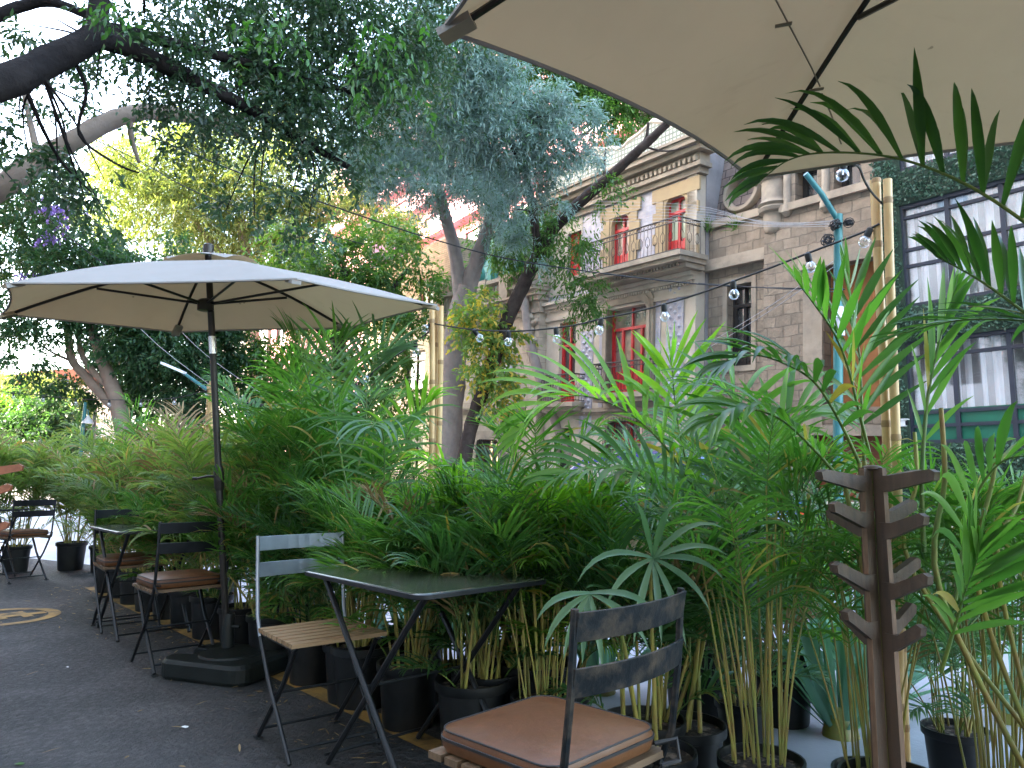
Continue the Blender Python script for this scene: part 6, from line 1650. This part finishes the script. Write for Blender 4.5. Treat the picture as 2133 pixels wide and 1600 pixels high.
for (y0, y1) in ((1040, 1082), (1098, 1120), (640, 700)):
    p0 = P(1738, y1, 8.6).z; p1 = P(1738, y0, 8.6).z; pc = tb_ + (tt - tb_) * (((p0 + p1) / 2 - tb_.z) / (tt.z - tb_.z))
    m = MB(); rr_ = .062
    m.loft([[V((pc.x + rr_ * math.cos(t), pc.y + rr_ * math.sin(t), z)) for t in [R(200 + 14 * j) for j in range(11)]] + [V((pc.x + (rr_ - .004) * math.cos(t), pc.y + (rr_ - .004) * math.sin(t), z)) for t in [R(340 - 14 * j) for j in range(11)]] for z in (p0, p1)])
    m.build('notice', M['sticker'], tp)
m = MB(); q_ = P(1760, 655, 8.5); Fs = yaw_frame(q_, .2, -.98); m.box(Fs, -.14, .14, -.02, .02, -.04, .05); m.build('sign_bracket', M['white'], tp)
# camera on the wall
cc = P(1868, 882, 11.8); cv = thing('security_camera', 'white security camera at the corner of the hedge covered building', 'camera', cc)
Fc = yaw_frame(cc, .75, -.66); m = MB(); m.box(Fc, -.055, .055, -.13, .13, -.05, .05); m.box(Fc, -.07, .07, -.15, .17, .05, .066); m.build('housing', M['white'], cv, False, .01)
m = MB(); m.lathe([(.035, 0), (.035, .03), (.028, .034)], 14, Fc(0, .13, 0), Frame((0, 0, 0), Fc.ax, Fc.az, Fc.ay)); m.build('lens', M['lens'], cv, True)
m = MB(); m.tube([Fc(0, -.1, -.05), Fc(0, -.12, -.16), Fc(-.25, -.25, -.2)], .02, 8); m.build('bracket', M['white'], cv, True)
# poster board
pc = FH.uv(1745, 1120, RC + .6)
def textobj(txt, F, u, v, w, size, mt_, par, name='lettering'):
    cu = bpy.data.curves.new(name, 'FONT'); cu.body = txt; cu.size = size; cu.extrude = .001; cu.align_x = 'CENTER'
    tmp = bpy.data.objects.new(name, cu); COL.objects.link(tmp); dgx = bpy.context.evaluated_depsgraph_get(); me = bpy.data.meshes.new_from_object(tmp.evaluated_get(dgx)); bpy.data.objects.remove(tmp); me.materials.clear(); me.materials.append(M[mt_])
    o = bpy.data.objects.new(name, me); COL.objects.link(o); o.parent = par
    mw = Matrix((F.ax, F.az, F.ay)).transposed().to_4x4(); mw.translation = F(u, w, v) - world_loc(par); o.matrix_local = mw
    return o
pw = P(1742, 1100, 9.6); FPo = Frame(V((pw.x, pw.y, 0)), V((.86, -.5, 0)).normalized(), V((-.5, -.86, 0)).normalized(), UPV)
pb_ = thing('poster_board', 'pale board with bold lettering and orange posters behind the teal post', 'poster board', FPo(0, 0, 0))
zt = lambda y: P(1742, y, 9.6).z
m = MB(); m.box(FPo, -.42, .42, -.04, 0, zt(1185), zt(1045)); m.build('board', M['cream_board'], pb_)
m = MB(); m.box(FPo, -.42, .42, -.04, .006, zt(1240), zt(1187)); m.build('lower_panel', M['wood'], pb_)
for z0, z1, u0, u1 in ((zt(1165), zt(1092), -.38, -.06), (zt(1165), zt(1092), .02, .38)):
    m = MB(); m.box(FPo, u0, u1, .002, .006, z0, z1); po = m.build('poster', M['poster'], pb_)
    m = MB(); v = z0 + .05
    while v < z1 - .08: m.box(FPo, u0 + .04, u1 - .04 - .05 * (int(v * 100) % 3), .0062, .008, v, v + .008); v += .035
    m.build('print_lines', M['ink'], po)
m = MB(); m.box(FPo, -.4, .4, .002, .005, zt(1071), zt(1069)); m.box(FPo, -.4, .4, .002, .005, zt(1086) - .01, zt(1086)); m.build('rule_lines', M['ink'], pb_)
for txt, u, y, sz in (('IRO', -.24, 1083, .11), ('RS', .22, 1083, .11), ('IN', -.16, 1067, .11), ('A', .22, 1067, .11), ('HO  OR', -.22, 1100, .05)): textobj(txt, FPo, u, zt(y), .009, sz, 'ink', pb_)
m = MB()
for u in (-.38, .38): m.box(FPo, u - .03, u + .03, -.1, -.042, -.1, zt(1045))
m.build('support', M['iron'], pb_)
# overhead cables
def cable(label, pts, r, mt_='cable', group=None):
    t = MB(); p = [P(*q) for q in pts]; C = []
    for i in range(len(p) - 1):
        p0, p1, p2, p3 = p[max(i - 1, 0)], p[i], p[i + 1], p[min(i + 2, len(p) - 1)]
        for k in range(5):
            u = k / 5; C.append(.5 * ((2 * p1) + (p2 - p0) * u + (2 * p0 - 5 * p1 + 4 * p2 - p3) * u * u + (3 * p1 - p0 - 3 * p2 + p3) * u ** 3))
    C.append(p[-1]); t.tube(C, r, 5)
    return tag(t.build('overhead_cable', M[mt_], None, True), label, 'overhead cable', group or 'utility cables over the street')
cable('thick black overhead cable slanting from the upper left to the corner of the stone house', [(-200, 40, 8), (82, 172, 9), (328, 290, 10.5), (520, 368, 11.5), (700, 432, 12.5), (900, 498, 13.5), (1100, 547, 14), (1455, 592, 14), (1760, 603, 14)], .013)
cable('second black overhead cable just below the thickest one', [(-200, 60, 8), (25, 200, 9), (165, 275, 10), (290, 335, 11), (420, 405, 12), (620, 470, 13), (760, 510, 13.5)], .008)
cable('black overhead cable at the far left sloping down to the parasol top', [(-100, 220, 8), (0, 345, 8.4), (100, 455, 9), (190, 530, 9.4), (300, 610, 10)], .008)
cable('thin black cable crossing the sky above the pale bough', [(-100, 60, 8), (60, 150, 8.5), (160, 240, 9), (230, 305, 9.4), (300, 362, 10)], .006)
for k in range(7):
    y = 405 + k * 7; cable('thin pale service wire from the teal post to the red windowed house', [(1742, 458 + k * 2.2, 8.5), (1600, 466 - 3 * (k % 3) + k, 9.8), (1440, y + 22 - k, 11.5), (1230, y + 14, 14.2)], 0.0032, 'wire', 'pale service wires from the teal post')
for k, l in enumerate(('thin pale wire running down from the teal post across the stone wall, upper one', 'thin pale wire running down from the teal post across the stone wall, lower one')):
    cable(l, [(1735, 545 + k * 12, 8.5), (1600, 640 + k * 10, 10), (1480, 712 + k * 10, 11.5), (1380, 765 + k * 10, 13)], .0045, 'wire')
cable('dark wire crossing the stone house at mid height', [(1455, 590, 14), (1600, 600, 11.5), (1740, 608, 8.7)], .007)
cable('thin wire over the far trees at the left', [(180, 560, 18), (330, 720, 20), (520, 860, 22)], .008, 'wire')
cable('thin wire beside the far lamp arm', [(330, 640, 18), (430, 740, 20), (560, 830, 22)], .008, 'wire')
# far lamps
lb = P(435, 985, 20); lb.z = 0
lp = thing('street_lamp', 'street lamp with a slanting arm and flat white head behind the far bamboo canes', 'street lamp', lb)
m = MB(); m.tube([lb, P(437, 830, 20), P(432, 812, 20), P(375, 772, 19.5)], [.08, .06, .05, .035], 10); m.build('pole', M['teal'], lp, True)
m = MB(); hd = P(362, 767, 19.4); Fh_ = Frame(hd, (P(345, 760, 19.3) - P(380, 775, 19.5)).normalized(), V((0, 1, 0)), UPV); m.box(Fh_, -.3, .3, -.1, .1, -.03, .03); m.build('lamp_head', M['white'], lp, False, .02)
lb = P(166, 985, 26); lb.z = 0
lp = thing('street_lamp', 'far teal lamp post with a small bell shaped lamp at the left', 'street lamp', lb)
m = MB(); m.tube([lb, P(172, 900, 26), P(178, 838, 26)], [.08, .07, .055], 10); m.tube([P(177, 850, 26), P(184, 856, 26), P(184, 866, 26)], .02, 6); m.build('pole', M['teal'], lp, True)
m = MB(); c = P(183, 877, 26); m.lathe([(.2, -.08), (.15, 0), (.06, .12), (.03, .2)], 12, c); m.build('lamp_shade', M['white'], lp, True)
lb = P(192, 985, 30); lb.z = 0
sp_ = thing('grey_post', 'plain grey post right of the far teal lamp post', 'street post', lb); m = MB(); m.tube([lb, P(198, 850, 30)], [.09, .07], 10); m.build('pole', M['grey'], sp_, True); m = MB(); m.lathe([(.09, 0), (.1, .04), (.02, .1)], 10, P(198, 850, 30)); m.build('cap', M['grey'], sp_, True)
# ================================================================ blue car
def car(label, pos, d, paint, L=3.75, Wd=1.64, z=-.13):
    t = thing('parked_car', label, 'car', (pos.x, pos.y, z)); d = Vector(d).normalized()
    F = Frame(V((pos.x, pos.y, z)), d, V((-d.y, d.x, 0)), UPV)     # u forward from the rear, w to the left
    # lower body: sections along u
    prof = [(0, .42, .95, .70), (.06, .3, 1.0, .76), (.5, .22, 1.02, .8), (1.2, .2, .98, .81), (2.2, .2, .96, .81), (2.75, .2, .93, .8), (3.3, .22, .84, .77), (3.65, .28, .74, .7), (L, .36, .62, .6)]
    rings = []
    for u, z0, z1, hw in prof: rings.append([F(u, w * hw * s, zz) for w, s, zz in ((-1, .92, z0), (-1, 1, z0 + .12), (-1, 1.0, (z0 + z1) / 2), (-1, .96, z1 - .08), (-1, .86, z1), (1, .86, z1), (1, .96, z1 - .08), (1, 1.0, (z0 + z1) / 2), (1, 1, z0 + .12), (1, .92, z0))])
    m = MB(); m.loft(rings); m.build('body', M[paint], t, True)
    prof = [(.08, .96, .97, .66), (.25, .95, 1.3, .62), (.5, .95, 1.42, .6), (1.2, .95, 1.46, .6), (1.9, .95, 1.42, .6), (2.35, .93, 1.2, .64), (2.75, .9, .93, .68)]
    m = MB(); rings = [[F(u, w * hw * s, zz) for w, s, zz in ((-1, 1.1, z0), (-1, 1.02, z0 + (z1 - z0) * .5), (-1, .95, z1 - .04), (-1, .8, z1), (1, .8, z1), (1, .95, z1 - .04), (1, 1.02, z0 + (z1 - z0) * .5), (1, 1.1, z0))] for u, z0, z1, hw in prof]
    m.loft(rings); m.build('cabin', M[paint], t, True)
    for s in (-1, 1):
        for q in ([(.42, 1.0), (1.08, .99), (1.08, 1.36), (.58, 1.34)], [(1.16, .99), (2.2, .98), (1.86, 1.33), (1.16, 1.36)]):
            m = MB(); Fw = Frame(F(0, 0, 0), F.ax, F.ay, F.az); m.face([F(u, s * (.685 - (z_ - .95) * .12), z_) for u, z_ in q]); m.face([F(u, s * (.665 - (z_ - .95) * .12), z_) for u, z_ in q]); m.build('side_window', M['carglass'], t)
        for u in (.65, 2.95):
            m = MB(); Fy = Frame(F(u, s * .72, .3), F.ax, F.az, F.ay * s); m.lathe([(.2, -.1), (.29, -.09), (.3, -.05), (.3, .05), (.29, .09), (.2, .1)], 24, Fy.o, Fy); w_ = m.build('wheel', M['tyre'], t, True)
            m = MB(); m.lathe([(.2, .07), (.19, .095), (.06, .085), (.03, .1)], 20, Fy.o, Fy); m.build('rim', M['rim'], w_, True)
        m = MB(); m.box(F, -.012, .1, s * .52, s * .70, .62, .93); m.build('tail_lamp', M['tail'], t, False, .015)
        m = MB(); m.box(F, 2.3, 2.45, s * .74, s * .9, .93, 1.05); m.build('mirror', M[paint], t, False, .02)
    m = MB(); m.face([F(.06, -.56, 1.0), F(.06, .56, 1.0), F(.245, .5, 1.32), F(.245, -.5, 1.32)]); m.build('rear_window', M['carglass'], t)
    m = MB(); m.box(F, -.07, .05, -.72, .72, .3, .5); m.build('bumper', M[paint], t, False, .03)
    m = MB(); m.box(F, -.075, -.07, -.25, .25, .53, .63); m.build('number_plate', M['white'], t)
    return t
car('blue hatchback parked on the roadway, seen through the palms', P(1588, 985, 7.0), (-.5621, .8271, 0), 'blue')
cx = P(700, 985, 17)
car('small white car far up the roadway, glimpsed between palms', cx, (-.5621, .8271, 0), 'white')

# small litter on the asphalt
for k, (px, py, l, mt_) in enumerate(((384, 1515, 'small white scrap of paper lying on the asphalt left of the bare wooden chair', 'white'), (40, 1592, 'small fallen green leaf on the asphalt at the lower left corner', 'bright'), (140, 1390, 'tiny pale crumb of litter on the asphalt below the yellow mark', 'white'))):
    c = PZ(px, py, .004); m = MB(); r = .016 if k != 2 else .008
    m.face([c + V((r * math.cos(a) * (1.6 if j % 2 else 1), r * .7 * math.sin(a), .002 * (j % 3))) for j, a in enumerate([2 * math.pi * q / 7 for q in range(7)])])
    tag(m.build('scrap' if k != 1 else 'fallen_leaf', M[mt_]), l, 'litter')

rng = np.random.default_rng(91); pts = []
for k in range(260):
    t_ = rng.uniform(-.1, 6.0); p, n = along(t_); q = p - n * abs(rng.normal(0, .22)) + n * .05; pts.append([q.x, q.y, .006])
for k in range(60): pts.append([rng.uniform(-4, -.4), rng.uniform(2.2, 7), .006])
pts = np.array(pts); n = len(pts); a = rng.uniform(0, 6.3, n)
D = np.stack([np.cos(a), np.sin(a), rng.uniform(0, .25, n)], 1)
V_, F_ = ribbons(pts, D, np.repeat([[0, 0, 1.0]], n, 0) + rng.normal(0, .2, (n, 3)), rng.uniform(.015, .07, n), rng.uniform(.004, .011, n), rng.uniform(0, .4, n), 3)
tag(npobj('leaf_litter', V_, F_, M['dry']), 'dry leaf bits scattered on the asphalt beneath the palms', None, None, 'stuff')
# ================================================================ light and camera
w = bpy.data.worlds.new('World'); SC.world = w; w.use_nodes = True
nt = w.node_tree
for n in list(nt.nodes): nt.nodes.remove(n)
out = nt.nodes.new('ShaderNodeOutputWorld'); bg = nt.nodes.new('ShaderNodeBackground'); sky = nt.nodes.new('ShaderNodeTexSky')
sky.sky_type = 'NISHITA'; sky.sun_disc = False
EL = R(30); TO = Vector((-1.0, -.08, 0)).normalized()
sky.sun_elevation = EL; sky.sun_rotation = math.atan2(TO.x, TO.y)
sky.air_density = 1.0; sky.dust_density = 2.5
bg.inputs[1].default_value = 0.15
tint = mixrgb(nt, 1.0, sky.outputs[0], (1.07, 1.0, .9), 'MULTIPLY'); nt.links.new(tint, bg.inputs[0]); nt.links.new(bg.outputs[0], out.inputs[0])
sd = bpy.data.lights.new('sun', 'SUN'); sd.energy = 4.0; sd.angle = R(.5); sd.color = (1, .87, .68)
so = bpy.data.objects.new('sun', sd); COL.objects.link(so)
dirv = Vector((TO.x * math.cos(EL), TO.y * math.cos(EL), math.sin(EL)))
so.rotation_euler = dirv.to_track_quat('Z', 'Y').to_euler(); so.location = (0, 0, 60)
cd = bpy.data.cameras.new('camera'); co = bpy.data.objects.new('camera', cd); COL.objects.link(co)
co.location = CAM; co.rotation_euler = (R(90) + PITCH, 0, 0)
cd.sensor_width = 36; cd.lens = FPX / W0 * 36; cd.clip_start = .05; cd.clip_end = 4000
SC.camera = co
vs = SC.view_settings; vs.view_transform = 'Standard'; vs.look = 'None'; vs.gamma = 1; vs.use_curve_mapping = False; vs.exposure = 4.15
SC.cycles.max_bounces = 8; SC.cycles.diffuse_bounces = 4; SC.cycles.glossy_bounces = 3; SC.cycles.transmission_bounces = 4; SC.cycles.transparent_max_bounces = 10
SC.cycles.caustics_reflective = False; SC.cycles.caustics_refractive = False
SC.cycles.use_denoising = True
